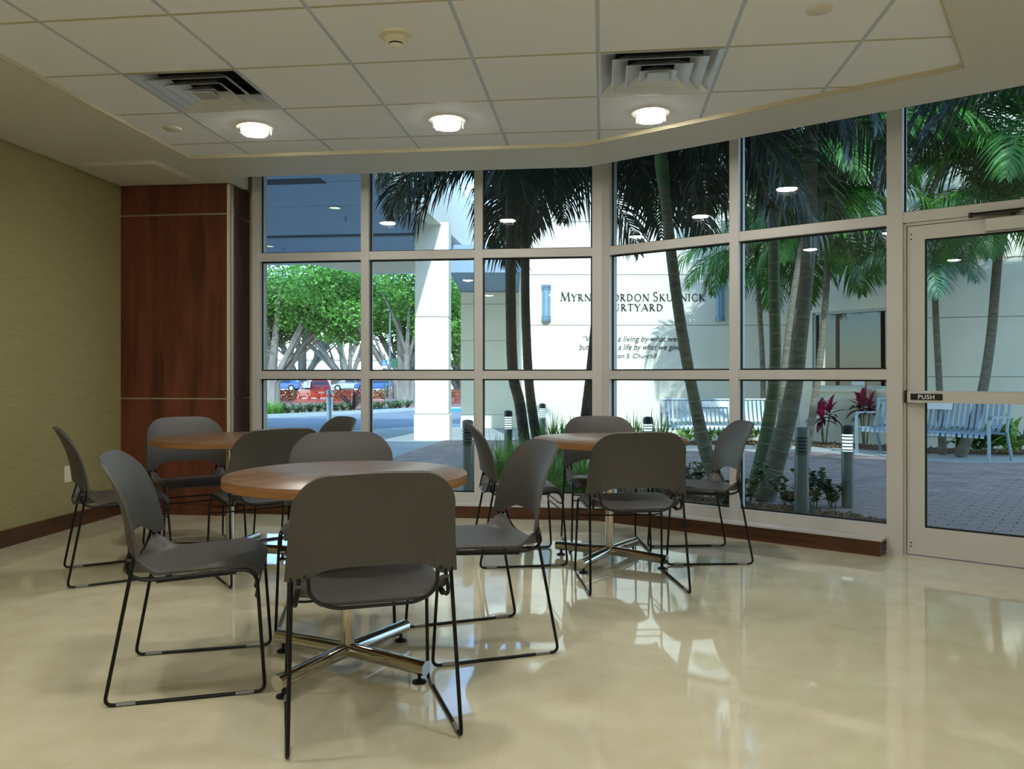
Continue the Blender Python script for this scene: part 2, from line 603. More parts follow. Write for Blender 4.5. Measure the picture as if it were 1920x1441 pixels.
# vertical lips: inner fascia of the tile recess and outer lip at the window pocket
fz = MB()
for a, b in zip(cloud[:-1], cloud[1:]):
    d = (Vector(b) - Vector(a)).normalized()
    n = Vector((d.y, -d.x)) * 0.008
    fz.prism([a, b, (b[0] + n.x, b[1] + n.y), (a[0] + n.x, a[1] + n.y)], ZS - .002, ZT + .02)
fz.build('recess_edge_trim', M['cross_bar'], ceil)  # warm lamplight on this edge put into its yellowish colour
MB().prism([(-2.89, 5.90), tuple(lip1), (lip1.x, 5.85), (-2.89, 5.85)], ZS + .05, ZP + .05).build('soffit_lip', M['soffit'], ceil)
q = lip1 + WD * 4.45
MB().prism([tuple(lip1), tuple(q), tuple(q - WN * .05), tuple(lip1 - WN * .05)], ZS + .05, ZP + .05).build('soffit_lip', M['soffit'], ceil)
MB().box(-2.94, YCOL, ZS, -2.89, YW, ZP + .05).build('soffit_lip', M['soffit'], ceil)
# deck over everything
MB().prism([(XL, YB), (XR, YB), (XR, PR[1]), wp(SEND, .12), wp(0, .12), (0, YW + .12), (XL, YW + .12)], ZP + .001, ZP + .05).build('ceiling_deck', M['soffit'], ceil)

# --- tiles and grid: 0.61 m module, clipped to the recess outline
GX, GY, TM = -0.018, 4.483, 0.61


def clip(poly, edges):
    for (a, b) in edges:                       # keep the left side of a->b
        a, b = Vector(a), Vector(b)
        d = b - a
        out = []
        for i in range(len(poly)):
            p, q = Vector(poly[i]), Vector(poly[(i + 1) % len(poly)])
            sp, sq = d.x * (p.y - a.y) - d.y * (p.x - a.x), d.x * (q.y - a.y) - d.y * (q.x - a.x)
            if sp >= 0:
                out.append(tuple(p))
            if sp * sq < 0:
                t = sp / (sp - sq)
                out.append(tuple(p + (q - p) * t))
        poly = out
        if len(poly) < 3:
            return []
    return poly


# convex pieces of the recess (counter-clockwise edges)
REC_A = [((-2.89, 5.373), (-2.89, YB)), ((-0.135, 5.373), (-2.89, 5.373)), ((1.798, 4.21), (-0.135, 5.373)), ((1.25, 3.2), (1.798, 4.21))]
REC_B = [((-2.89, 5.373), (-2.89, YB)), ((1.25, YB), (1.25, 3.2))]
DIFF = {(-4, -1), (0, -1)}                  # cells that hold an air diffuser
full_tile = MB().box(0.007, 0.007, ZT, TM - .007, TM - .007, ZT + .015).mesh('ceiling_tile', M['tile'])
bars = []
for i in range(-6, 4):
    for j in range(-14, 3):
        x0, y0 = GX + i * TM, GY + j * TM
        if (i, j) in DIFF:
            continue
        g = 0.007
        sq = [(x0 + g, y0 + g), (x0 + TM - g, y0 + g), (x0 + TM - g, y0 + TM - g), (x0 + g, y0 + TM - g)]
        e = REC_A if y0 + TM / 2 > 3.2 else REC_B
        p = clip(sq, e)
        if len(p) < 3:
            continue
        ar = abs(sum(p[k][0] * p[(k + 1) % len(p)][1] - p[(k + 1) % len(p)][0] * p[k][1] for k in range(len(p)))) / 2
        if ar < 0.004:
            continue
        if ar > (TM - 2 * g) ** 2 - 1e-5:
            link('ceiling_tile', full_tile, ceil, (x0, y0, 0))
        else:
            MB().prism(p, ZT, ZT + .015).build('ceiling_tile', M['tile'], ceil)
for i in range(-5, 4):                        # T-bars, a little proud of the tiles
    x = GX + i * TM
    for e, ya, yb in ((REC_A, 3.2, 6), (REC_B, YB, 3.2)):
        p = clip([(x - .0095, ya), (x + .0095, ya), (x + .0095, yb), (x - .0095, yb)], e)
        if len(p) > 2:
            MB().prism(p, ZT - .001, ZT + .012).build('grid_bar', M['grid'], ceil)
for j in range(-13, 3):
    y = GY + j * TM
    p = clip([(-3, y - .009), (2, y - .009), (2, y + .009), (-3, y + .009)], REC_A if y > 3.2 else REC_B)
    if len(p) > 2:
        MB().prism(p, ZT - .0006, ZT + .012).build('grid_bar', M['cross_bar'], ceil)


# --- ceiling fittings
def cell(i, j):
    return GX + (i + .5) * TM, GY + (j + .5) * TM


def frustum(mb, r0, z0, r1, z1, t=0.006):
    """square cone, open, from half-size r0 at z0 to r1 at z1, with thickness"""
    q = lambda r, z: [(-r, -r, z), (r, -r, z), (r, r, z), (-r, r, z)]
    a, b, c, d = q(r0, z0), q(r1, z1), q(r0 - t, z0), q(r1 - t, z1)
    vs = a + b + c + d
    fs = []
    for k in range(4):
        k2 = (k + 1) % 4
        fs += [(k, k2, 4 + k2, 4 + k), (8 + k2, 8 + k, 12 + k, 12 + k2), (k2, k, 8 + k, 8 + k2), (4 + k, 4 + k2, 12 + k2, 12 + k)]
    mb.add(vs, fs)


def diffuser(i, j, label):
    x, y = cell(i, j)
    t = thing('air_diffuser', label, 'air vent', (x, y, ZT), 0, 'square ceiling air diffusers')
    f = MB()
    frustum(f, .30, -.004, .225, .06, .008)
    f.build('frame', M['diffuser'], t)
    for k, (a, z) in enumerate(((.235, -.012), (.165, -.016), (.095, -.020))):
        c = MB()
        frustum(c, a, z, a - .075, z + .05, .006)
        c.build('cone', M['diffuser'], t)
    MB().box(-.055, -.055, -.021, .055, .055, -.014).build('centre_plate', M['diffuser'], t)
    MB().box(-.012, -.24, .05, .012, .24, .058).box(-.24, -.012, .05, .24, .012, .058).build('crossbar', M['dark'], t)
    MB().box(-.29, -.29, .11, .29, .29, .12).build('duct', M['dark'], t)


diffuser(-4, -1, 'square metal air diffuser in the ceiling nearer the left wall')
diffuser(0, -1, 'square metal air diffuser in the ceiling nearer the glass door')


def ring(mb, r0, r1, z0, z1, n=28):
    p = [(r0, z0), (r1, z0), (r1, z1), (r0, z1)]
    vs = [(r * cos(2 * PI * k / n), r * sin(2 * PI * k / n), z) for r, z in p for k in range(n)]
    fs = [(a * n + k, a * n + (k + 1) % n, ((a + 1) % 4) * n + (k + 1) % n, ((a + 1) % 4) * n + k) for a in range(4) for k in range(n)]
    return mb.add(vs, fs)


dl = thing('ceiling_downlight', '', 'ceiling lamp', (0, 0, ZT), 0, 'lit round ceiling downlights')
ring(MB(), .085, .112, -.006, .004).build('trim_ring', M['white'], dl, True)
MB().lathe([(.0001, -.016), (.05, -.015), (.076, -.009), (.085, .0), (.0001, .002)], 28).build('lens', M['lamp'], dl)
ring(MB(), .088, .094, -.042, -.010).build('glass_ring', M['clear'], dl, True)
for k in range(3):
    a = 2 * PI * k / 3 + .4
    MB().tube([(.098 * cos(a), .098 * sin(a), -.004), (.098 * cos(a), .098 * sin(a), -.044)], .004, 6).build('clip', M['chrome_trim'], dl)
spots = [(-4, 0, 'lit round ceiling downlight with glass ring, above the table by the wood pier'),
         (-2, 0, 'lit round ceiling downlight with glass ring, middle one of the window-side row'),
         (0, 0, 'lit round ceiling downlight with glass ring, beside the diffuser nearer the door')]
for jj in (-4, -8, -12):
    for ii in (-4, -2, 0):
        spots.append((ii, jj, 'lit round ceiling downlight in the %s row from the windows, %s' % ({-4: 'second', -8: 'third', -12: 'fourth'}[jj], {-4: 'nearest the left wall', -2: 'middle one', 0: 'nearest the door side'}[ii])))
for k, (i, j, lb) in enumerate(spots):
    o = dl if k == 0 else copy_tree(dl)
    x, y = cell(i, j)
    o.location = (x, y, ZT)
    o['label'] = lb
for k, (x, y) in enumerate(((2.6, 1.5), (2.6, -.9), (2.6, -2.8))):     # three more in the wide soffit on the right
    o = copy_tree(dl)
    o.location = (x, y, ZS)
    o['label'] = 'lit round downlight in the wide right soffit, %s from the door' % ['first', 'second', 'third'][k]

x, y = cell(-2, -2)
sd = thing('smoke_detector', 'ivory smoke detector on a ceiling tile between the two diffusers', 'smoke detector', (x, y, ZT))
MB().lathe([(.055, -.018), (.075, -.012), (.078, 0)], 24).build('base', M['ivory'], sd, True)
MB().lathe([(.034, -.040), (.045, -.030), (.052, -.018)], 24).build('body', M['ivory'], sd, True)
MB().lathe([(.030, -.047), (.031, -.040)], 24).build('sensing_slot', M['dark'], sd, True)
MB().lathe([(.012, -.066), (.026, -.060), (.032, -.047)], 24).build('cap', M['white'], sd, True)
for (x, y, lb) in ((-2.684, 4.764, 'small round flush sprinkler cover near the left soffit'),
                   (0.917, 3.518, 'round flush sprinkler cover on the tile above the right soffit')):
    tag(MB().lathe([(.050, -.007), (.055, -.004), (.055, 0)], 24).build('sprinkler_cover', M['white'], None, True, (x, y, ZT)), lb, 'sprinkler', 'round sprinkler covers')
ap = thing('access_panel', 'cream rectangular access panel in the soffit in front of the wood pier', 'access panel', (-3.42, 5.67, ZS))
MB().box(-.27, -.30, -.012, .27, .30, 0).build('frame', M['soffit'], ap)
MB().box(-.25, -.28, -.018, .25, .28, -.012).build('panel', M['white'], ap)

# --- left wall trim, outlet, pier
MB().box(XL, YB, 0, XL + .016, YCOL, .11).build('baseboard_left', M['base'])['kind'] = 'structure'
ol = thing('wall_outlet', 'ivory duplex outlet plate on the left wall', 'outlet', (XL, 5.42, .40))
MB().box(0, -.036, -.058, .007, .036, .058).build('plate', M['ivory'], ol)
for zz in (-.022, .022):
    MB().box(.007, -.014, zz - .014, .010, .014, zz + .014).build('socket', M['white'], ol)
pier = thing('pier', 'wood panelled pier between the left wall and the windows', None, (0, 0, 0), kind='structure')
pier.name = 'wall_pier'
XC = -2.93
MB().box(XL, YCOL + .02, 0, XC - .012, YW + .119, ZS - .001).build('pier_core', M['dark'], pier)
zs = ((0, .088), (.092, .925), (.937, 2.397), (2.409, ZS - .004))
for a, b in zs:
    MB().box(XL + .002, YCOL, a, XC - .032, YCOL + .02, b).build('wood_panel', M['wood_panel'], pier)
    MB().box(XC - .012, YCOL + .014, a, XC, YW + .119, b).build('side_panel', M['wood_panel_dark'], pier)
for z in (.925, 2.397):
    MB().box(XL + .002, YCOL + .004, z, XC - .032, YCOL + .018, z + .012).build('metal_strip', M['chrome_trim'], pier)
    MB().box(XC - .01, YCOL + .014, z, XC - .002, YW + .119, z + .012).build('metal_strip', M['chrome'], pier)
MB().box(XC - .030, YCOL - .003, 0, XC - .001, YCOL + .012, ZS - .004).build('corner_trim', M['cream_trim'], pier)
MB().box(XC - .002, YCOL - .003, 0, XC + .004, YCOL + .045, ZS - .004).build('corner_edge', M['chrome'], pier)

# --- curb under the windows: light ledge on a wood base
for nm, o, rz, a, b in (('left', (0, YW, 0), 0, -2.925, .055), ('right', (0, YW, 0), WA, -.055, 2.055)):
    k = 1 if nm == 'left' else 0
    c = link('trim_1' if k else 'trim_2', None, None, o, rz)
    c['kind'] = 'structure'
    # mitred ledge
    t = 0.12 * math.tan(-WA / 2)
    if k:
        led = [(a, 0), (0, 0), (-t, -.12 - .004), (a, -.124)]
        bas = [(a, 0), (0, 0), (-t, -.118), (a, -.118)]
    else:
        led = [(0, 0), (b + .012, 0), (b + .012, -.124), (-t, -.124)]
        bas = [(0, 0), (b, 0), (b, -.118), (-t, -.118)]
    MB().prism(led, .094, .106).build('ledge', M['frame'], c)
    MB().prism(bas, 0, .094).build('wood_base', M['base'], c)


# --- windows
ZB0, ZB1, ZU0, ZU1 = 1.088, 1.153, 2.053, 2.119        # middle and upper transoms
FD = 0.12                                               # frame depth


def pane(parent, x0, z0, x1, z1):
    MB().box(x0, .055, z0, x1, .063, z1).build('glass_pane', M['glass'], parent)
    g = MB()
    w = .011
    g.box(x0, .046, z0, x0 + w, .054, z1).box(x1 - w, .046, z0, x1, .054, z1)
    g.box(x0 + w, .046, z0, x1 - w, .054, z0 + w).box(x0 + w, .046, z1 - w, x1 - w, .054, z1)
    g.build('gasket', M['gasket'], parent)


def bay(n, origin, rz, x0, x1, wl, wr, ml, mr):
    """one bay: opening x0..x1; ml / mr: build a mullion of width wl / wr left / right of it"""
    w = link('window_%d' % n, None, None, origin, rz)
    w['kind'] = 'structure'
    if ml:
        MB().box(x0 - wl, 0, .106, x0, FD, ZP).build('mullion', M['frame'], w)
    if mr:
        MB().box(x1, 0, .106, x1 + wr, FD, ZP).build('mullion', M['frame'], w)
    for a, b in ((.106, .180), (ZB0, ZB1), (ZU0, ZU1)):
        MB().box(x0, .004, a, x1, FD, b).build('transom', M['frame'], w)
    for a, b in ((.180, ZB0), (ZB1, ZU0), (ZU1, ZP)):
        pane(w, x0, a, x1, b)
    return w


h = 0.033
LX = [-2.822, -1.904, -0.975]
org = (0, YW, 0)
bay(1, org, 0, LX[0] + .03, LX[1] - h, .065, 2 * h, True, True)
bay(2, org, 0, LX[1] + h, LX[2] - h, 2 * h, 2 * h, False, True)
bay(3, org, 0, LX[2] + h, -.074, 2 * h, .074, False, True)
bay(4, org, WA, .068, 1.075 - h, .068, 2 * h, True, True)
bay(5, org, WA, 1.075 + h, 2.068, 2 * h, .092, False, False)

# --- glass door in the angled wall
dr = link('door_1', None, None, org, WA)
dr['kind'] = 'structure'
DS = 2.068
MB().box(DS, -.004, 0, DS + .092, FD, ZP).build('jamb', M['frame'], dr)
MB().box(DS + .092, .020, 0, DS + .108, FD, ZU0).build('jamb_stop', M['frame'], dr)
MB().box(3.12, 0, 0, 3.22, FD, ZP).build('jamb', M['frame'], dr)
MB().box(DS + .092, 0, ZU0 + .004, 3.12, FD, ZU1 + .004).build('header', M['frame'], dr)
MB().box(DS + .108, .020, ZU0 - .014, 3.12, FD, ZU0 + .004).build('head_stop', M['frame'], dr)
pane(dr, DS + .092, ZU1 + .004, 3.12, ZP)
MB().box(DS + .092, .0, -.002, 3.12, FD, .006).build('threshold', M['frame'], dr)
L0, L1 = DS + .112, 3.112
lf = thing('door_leaf', '', None)
lf.parent = dr
lf.location = (0, 0, 0)
yl0, yl1 = .028, .072
MB().box(L0, yl0, .012, L0 + .098, yl1, ZU0 - .018).build('stile', M['frame'], lf)
MB().box(L1 - .098, yl0, .012, L1, yl1, ZU0 - .018).build('stile', M['frame'], lf)
MB().box(L0 + .098, yl0, .012, L1 - .098, yl1, .182).build('bottom_rail', M['frame'], lf)
MB().box(L0 + .098, yl0, 1.950, L1 - .098, yl1, ZU0 - .018).build('top_rail', M['frame'], lf)
MB().box(L0 + .098, .046, .182, L1 - .098, .054, 1.950).build('glass_pane', M['glass'], lf)
g = MB()
a, b, w = L0 + .098, L1 - .098, .011
g.box(a, .036, .182, a + w, .045, 1.95).box(b - w, .036, .182, b, .045, 1.95).box(a + w, .036, .182, b - w, .045, .182 + w).box(a + w, .036, 1.95 - w, b - w, .045, 1.95)
g.build('gasket', M['gasket'], lf)
for zz in (.060, .082, 1.955, 1.985):
    MB().tube([(L0 + .022, yl0 + .001, zz), (L0 + .022, yl0 - .002, zz)], .005, 8).build('screw', M['screw'], lf)
# panic bar
pb = link('push_bar', None, dr, (0, 0, 0))
zb = .985
MB().bbox(L0 + .005, -.030, zb - .036, L1 - .02, yl0, zb + .036, .006).build('housing', M['frame'], pb)
MB().box(L0 - .006, -.034, zb - .038, L0 + .010, yl0, zb + .038).build('end_cap', M['black'], pb)
MB().box(L0 + .030, -.0345, zb - .019, L0 + .205, -.030, zb + .019).build('label_plate', M['black'], pb)
ft = text_mesh('push_text', 'PUSH', .036, M['signwhite'], pb, 0, .0006, .0006, 1.12)
ft.location = (L0 + .117, -.0352, zb - .0125)
ft.rotation_euler = (PI / 2, 0, 0)
# closer
cl = link('door_closer', None, dr, (0, 0, 0))
MB().bbox(L0 + .42, -.030, 1.955, L0 + .70, yl0, 2.030, .006).build('cover', M['frame'], cl)
MB().tube([(L0 + .56, -.010, 2.030), (L0 + .56, -.010, 2.052)], .012, 10).build('spindle', M['screw'], cl)
MB().box(L0 + .34, -.034, 2.046, L0 + .60, -.014, 2.056).build('arm', M['screw'], cl)
MB().tube([(L0 + .36, -.022, 2.062), (L0 + .86, -.018, 2.066)], .007, 8).build('rod', M['screw'], cl)
MB().tube([(L0 + .35, -.024, 2.040), (L0 + .35, -.024, 2.070)], .011, 10).build('pivot', M['screw'], cl)


# ------------------------------------------------------------------ chairs
ZB_, ZTOP = .496, .834                     # lower ends and top of the backrest


def back_y(z, x):
    q = (z - ZB_) / (ZTOP - ZB_)
    yc = -.214 - .016 * q - .080 * max(0.0, q) ** 2.4
    return yc + (.058 - .012 * q) * (abs(x) / .25) ** 2.6


def chair_back():
    nu, nv = 31, 28
    us = [sin((-1 + 2 * i / (nu - 1)) * PI / 2 * .82) / sin(PI / 2 * .82) for i in range(nu)]
    rc = .105
    g = []
    for j in range(nv):
        f = j / (nv - 1)
        zt = f / .55 * (1 - rc / (ZTOP - ZB_)) if f < .55 else 1 - rc / (ZTOP - ZB_) * (1 - sin((f - .55) / .45 * PI / 2))
        row = []
        for u in us:
            au = abs(u)
            arch = .046 * max(0.0, 1 - (au / .78) ** 5) if au < .78 else 0
            z0 = ZB_ + arch
            z = z0 + (ZTOP - z0) * zt
            w = .260 - .024 * (z - ZB_) / (ZTOP - ZB_)
            d = (z - (ZTOP - rc)) / rc
            if d > 0:
                w -= rc * (1 - max(0.0, 1 - d * d) ** .5)
            x = u * w
            z -= .012 * (x / .23) ** 2 * zt
            row.append((x, back_y(z, x), z))
        g.append(row)
    return MB().shell(g, .010)


def chair_seat():
    nu, nv = 29, 24
    zc = [(0, .424), (.12, .421), (.3, .425), (.5, .433), (.7, .444), (.84, .448), (.93, .440), (1, .416)]
    g = []
    for j in range(nv):
        v = j / (nv - 1)
        for (a, za), (b, zb_) in zip(zc[:-1], zc[1:]):
            if a <= v <= b:
                t = (v - a) / (b - a)
                z0 = za + (zb_ - za) * t
        w = .236 - .020 * ss(v, .84, 1) - .004 * ss(-v, -.2, 0)
        row = []
        for i in range(nu):
            u = sin((-1 + 2 * i / (nu - 1)) * PI / 2 * .8) / sin(PI / 2 * .8)
            au = abs(u)
            horn = .052 * ss(au, .70, .93) * ss(-v, -.26, -.02)
            z = z0 + .004 * au ** 2 * (1 - ss(v, .8, 1)) + horn - .014 * ss(au, .84, 1) * ss(v, .25, .9)
            y = -.212 + .459 * v + .018 * ss(au, .6, 1) * ss(-v, -.3, 0) - .014 * au ** 3 * ss(v, .8, 1)
            row.append((u * w, y, z))
        g.append(row)
    return MB().shell(g, .010)


def make_chair():
    t = thing('stacking_chair', '', 'chair', (0, 0, 0), 0, 'grey plastic sled-base chairs')
    chair_seat().build('seat', M['plastic'], t, True)
    bk = chair_back().build('backrest', M['plastic'], t, True)
    r = .0064
    for s in (-1, 1):
        p = [(s * .243, -.166, .508), (s * .2445, -.172, .470), (s * .257, -.258, r), (s * .251, .258, r), (s * .239, .228, .436), (s * .233, -.140, .412), (s * .230, -.200, .440), (s * .222, -.180, .506)]
        MB().tube(fillet(p, [0, .06, .03, .03, .06, .07, .05, 0]), r, 8).build('side_frame', M['rod'], t, True)
        for y in (-.19, .19):
            x = .2555 if y < 0 else .2525
            MB().tube([(s * x, y - .030, r + .0008), (s * x, y + .030, r + .0008)], r + .0014, 8).build('glide', M['glide'], t, True)
    for z, y0 in ((.365, .234), (.330, .237)):
        MB().tube(fillet([(-.241, y0, z), (-.20, y0 - .014, z - .004), (.20, y0 - .014, z - .004), (.241, y0, z)], .05), .0042, 6).build('stretcher', M['rod'], t, True)
    p = [(-.196, -.190, .510), (-.192, -.206, .452), (-.130, -.221, .420), (.130, -.221, .420), (.192, -.206, .452), (.196, -.190, .510)]
    MB().tube(fillet(p, .06), .0055, 6).build('seat_rod', M['rod'], t, True)
    for s in (-1, 1):
        MB().tube([(s * .230, -.10, .407), (s * .232, .16, .423)], .0066, 6).build('seat_bracket', M['rod'], t)
        ys = back_y(.512, .205) - .010
        MB().tube([(s * .205, ys + .004, .514), (s * .205, ys - .003, .514)], .0062, 10).build('screw', M['screw'], bk, True)
        ribs = MB()
        for dx in (.190, .222, .238):
            ribs.tube([(s * dx, back_y(z, dx) - .0088, z) for z in (.504, .525, .55, .58, .61)], [.002, .0035, .004, .003, .0005], 6)
        ribs.build('rib', M['plastic'], bk, True)
    return t


chair0 = make_chair()
used = [False]


def place_chair(X, D, fx, fd, label):
    o = copy_tree(chair0) if used[0] else chair0
    used[0] = True
    o.location = C(X, D, 0)
    o.rotation_euler[2] = math.atan2(fd, fx) + TH - PI / 2
    o['label'] = label
    return o


g1, g2, g3 = 'the nearest round table', 'the round table by the wood pier', 'the round table before the angled windows'
place_chair(-1.180, 2.990, .968, .25, 'grey plastic sled-base chair on the left of the nearest table, seen side-on')
place_chair(-.475, 2.622, -.29, .957, 'grey plastic sled-base chair with its back to the viewer, closest chair of all')
place_chair(-.142, 3.3685, -.945, -.33, 'grey plastic sled-base chair on the right of the nearest table, facing left')
place_chair(-.80, 3.70, .16, -.987, 'grey plastic sled-base chair behind the nearest table, facing the viewer')
place_chair(-2.233, 4.528, .857, .515, 'grey plastic sled-base chair beside the olive wall, by the wall outlet')
place_chair(-1.397, 4.52, -.576, .817, 'grey plastic chair between the nearest table and the table by the wood pier')
place_chair(-2.07, 5.22, .60, -.80, 'grey plastic sled-base chair standing right in front of the wood pier')
place_chair(-1.38, 5.32, -.80, -.60, 'grey plastic sled-base chair before the driveway window, mostly hidden, only its backrest top showing')
place_chair(.034, 4.90, .99, .139, 'grey plastic sled-base chair left of the table by the angled windows, facing right')
place_chair(.629, 4.30, -.084, .996, 'grey plastic chair with its back to the viewer at the table before the angled windows')
place_chair(.61, 5.27, .05, -1, 'grey plastic sled-base chair behind the table by the corner mullion, facing the viewer')
place_chair(1.152, 4.957, -.998, -.05, 'grey plastic sled-base chair right of the table by the angled windows, nearest the glass door')


# ------------------------------------------------------------------ tables
def make_table():
    t = thing('round_table', '', 'table', (0, 0, 0), 0, 'round pedestal tables')
    MB().lathe([(.4555, .735), (.4555, .738), (.4535, .7395)], 64).build('tabletop', M['table_wood'], t, True)
    MB().lathe([(.450, .703), (.4575, .706), (.4575, .7355), (.450, .7365)], 64).build('edge_band', M['table_edge'], t, True)
    MB().lathe([(.0265, .075), (.0265, .690)], 24).build('pedestal', M['chrome'], t, True)
    MB().lathe([(.10, .692), (.12, .703)], 24).build('mounting_plate', M['black'], t, True)
    for k in range(4):
        c, s_ = cos(k * PI / 2), sin(k * PI / 2)
        a = MB().tube([(.014 * c, .014 * s_, .066), (.365 * c, .365 * s_, .056)], .027, 20).build('arm', M['chrome'], t, True)
        x, y = .335 * c, .335 * s_
        MB().lathe([(.026, 0), (.026, .006), (.010, .011), (.007, .013), (.007, .032)], 16, (x, y, 0)).build('foot', M['black'], a, True)
    return t


tb = make_table()
for k, (X, D, an, lb) in enumerate(((-.629, 3.064, 61, 'round wood-topped table with chrome cross base, nearest and largest in view'),
                                    (-1.725, 4.90, 82, 'round wood-topped table with chrome cross base by the wood pier'),
                                    (.586, 4.80, 57, 'round wood-topped table with chrome cross base before the angled windows'))):
    o = tb if k == 0 else copy_tree(tb)
    o.location = C(X, D, 0)
    o.rotation_euler[2] = rad(an) + TH
    o['label'] = lb

# ================================================================== OUTDOORS
# ground surfaces, all on the gently falling plane


def split_at(pts, e):
    return clip([tuple(p) for p in pts], [e])


def ground(name, pts, dz, m, th=.05):
    """pts in (X, D)"""
    mb = MB()
    for e in (((90, 40), (-90, 40)), ((-90, 40), (90, 40))):        # the slope changes 40 m out
        q = split_at(pts, e)
        n = len(q)
        if n < 3:
            continue
        vs = [C(X, D, gz(D) + dz) for X, D in q] + [C(X, D, gz(D) + dz - th) for X, D in q]
        a = sum(q[i][0] * q[(i + 1) % n][1] - q[(i + 1) % n][0] * q[i][1] for i in range(n))
        top = tuple(range(n)) if a > 0 else tuple(range(n - 1, -1, -1))
        fs = [top, tuple(n + i for i in top[::-1])] + [(top[i], top[i] + n, top[(i + 1) % n] + n, top[(i + 1) % n]) for i in range(n)]
        mb.add(vs, fs)
    o = mb.build(name, m)
    o['kind'] = 'structure'
    return o


ground('ground', [(-60, 6.41), (60, 6.41), (60, 160), (-60, 160)], -.06, M['earth'], .3)
ground('driveway', [(-2.31, 6.6), (-1.37, 16.6), (.2, 16.6), (2, 22.6), (2, 45), (-5.3, 41.5), (-9.5, 30), (-20, 26), (-20, 6.6)], -.012, M['concrete'], .05)
ground('driveway_lane', [(-20, 15.5), (-9, 17), (-4.4, 20.5), (-2.0, 25), (2, 29), (2, 45), (-5.3, 41.5), (-9.5, 30), (-20, 26)], -.004, M['asphalt'], .02)
ground('road', [(-45, 46), (20, 46), (20, 84), (-45, 84)], .02, M['road'], .05)


# curb by the far side of the driveway
def ribbon(name, pts, w, hgt, m, label, cat):
    mb = MB()
    n = len(pts)
    L, Rr = [], []
    for i, (X, D) in enumerate(pts):
        a = Vector(pts[max(0, i - 1)])
        b = Vector(pts[min(n - 1, i + 1)])
        d = (b - a).normalized()
        L.append((X - d.y * w, D + d.x * w))
        Rr.append((X + d.y * w, D - d.x * w))
    for i in range(n - 1):
        q = [L[i], Rr[i], Rr[i + 1], L[i + 1]]
        vs = [C(x, d, gz(d) - .02) for x, d in q] + [C(x, d, gz(d) + hgt) for x, d in q]
        mb.add(vs, [(0, 1, 2, 3), (7, 6, 5, 4), (0, 4, 5, 1), (1, 5, 6, 2), (2, 6, 7, 3), (3, 7, 4, 0)])
    return tag(mb.build(name, m), label, cat)


ribbon('kerb', [(-20, 26), (-9.5, 30), (-7.2, 36), (-5.3, 42.2), (1, 45.5)], .18, .14, M['concrete'], 'pale concrete kerb along the far edge of the driveway', 'kerb')

# brick paved court: separate pavers near the glass, the far ones joined
ground('pavement', [(-2.32, 6.45), (-1.37, 16.6), (.2, 16.6), (1.4, 14.3), (3, 14.3), (5.1, 13.6), (6.4, 11.6), (9.5, 11.6), (9.5, 4.0), (3.6, 4.0), (1.9, 5.35), (.3, 6.45)], -.022, M['paver_joint'], .06)
pave = bpy.data.objects['pavement']


def inside(p, poly):
    c = False
    n = len(poly)
    for i in range(n):
        (x1, y1), (x2, y2) = poly[i], poly[(i + 1) % n]
        if (y1 > p[1]) != (y2 > p[1]) and p[0] < (x2 - x1) * (p[1] - y1) / (y2 - y1) + x1:
            c = not c
    return c


Y2 = lambda s, o: (lambda w: (w[0] * CT + w[1] * ST, -w[0] * ST + w[1] * CT))(wp(s, o))      # along the angled wall -> X, D
court = [(-1.47, 16.6), (.2, 16.6), (1.2, 13.3), (5.0, 13.2), (6.2, 11.2), (8.6, 11.2), (8.6, 6.0)] + [Y2(4.0, .2), Y2(0, .2)] + [(-2.40, 6.75)]
bedpoly = [Y2(2.28, .17), Y2(2.45, .95), Y2(1.45, 1.35), (1.2, 8.2), (.9, 9.9), (-.35, 9.9), (-.45, 7.9), (-.30, 6.75), Y2(0, .17)]
pm = [MB().bbox(-.097, -.0475, -.04, .097, .0475, 0, .004).mesh('brick_paver', M['paver']) for k in range(2)]
pv = []
for a in range(-60, 60):
    for b in range(-80, 90):
        s_, o_ = a * .2 + (.1 if b % 2 else 0), b * .1
        X, D = Y2(s_, o_ + .24)
        if not inside((X, D), court) or inside((X, D), bedpoly):
            continue
        u = U0 + FOC * X / D
        pv.append((D if 640 < u < 1960 else 99 + D, X, D, u))
pv.sort()
slope = Matrix.Rotation(-math.atan(.02), 4, Vector((CT, ST, 0)))
rest = MB()
for k, (q, X, D, u) in enumerate(pv):
    mx = Matrix.Translation(C(X, D, gz(D) + random.uniform(-.002, .0015))) @ slope @ Matrix.Rotation(WA + random.uniform(-.012, .012), 4, 'Z')
    edge = (X + 2.31 - (D - 6.6) * .094) < .13
    if edge:                                   # cut flush along the driveway
        q4 = [mx @ Vector(c) for c in ((-.097, -.0475, 0), (.097, -.0475, 0), (.097, .0475, 0), (-.097, .0475, 0))]
        zz = q4[0].z
        a_, b_ = C(-2.31, 6.6), C(-1.37, 16.6)
        pc = clip([(c.x, c.y) for c in q4], [((b_.x, b_.y), (a_.x, a_.y))])
        if len(pc) > 2 and D < 16.7:
            if k < 300:
                MB().prism(pc, zz - .04, zz).build('brick_paver', M['paver'], pave)
            else:
                rest.prism(pc, zz - .04, zz)
    elif k < 300:
        o = link('brick_paver', pm[0], pave)
        o.matrix_world = mx
    elif D < 16:
        rest.box(-.097, -.0475, -.04, .097, .0475, 0, mx)
rest.build('far_pavers', M['paver'], pave)['kind'] = 'stuff'

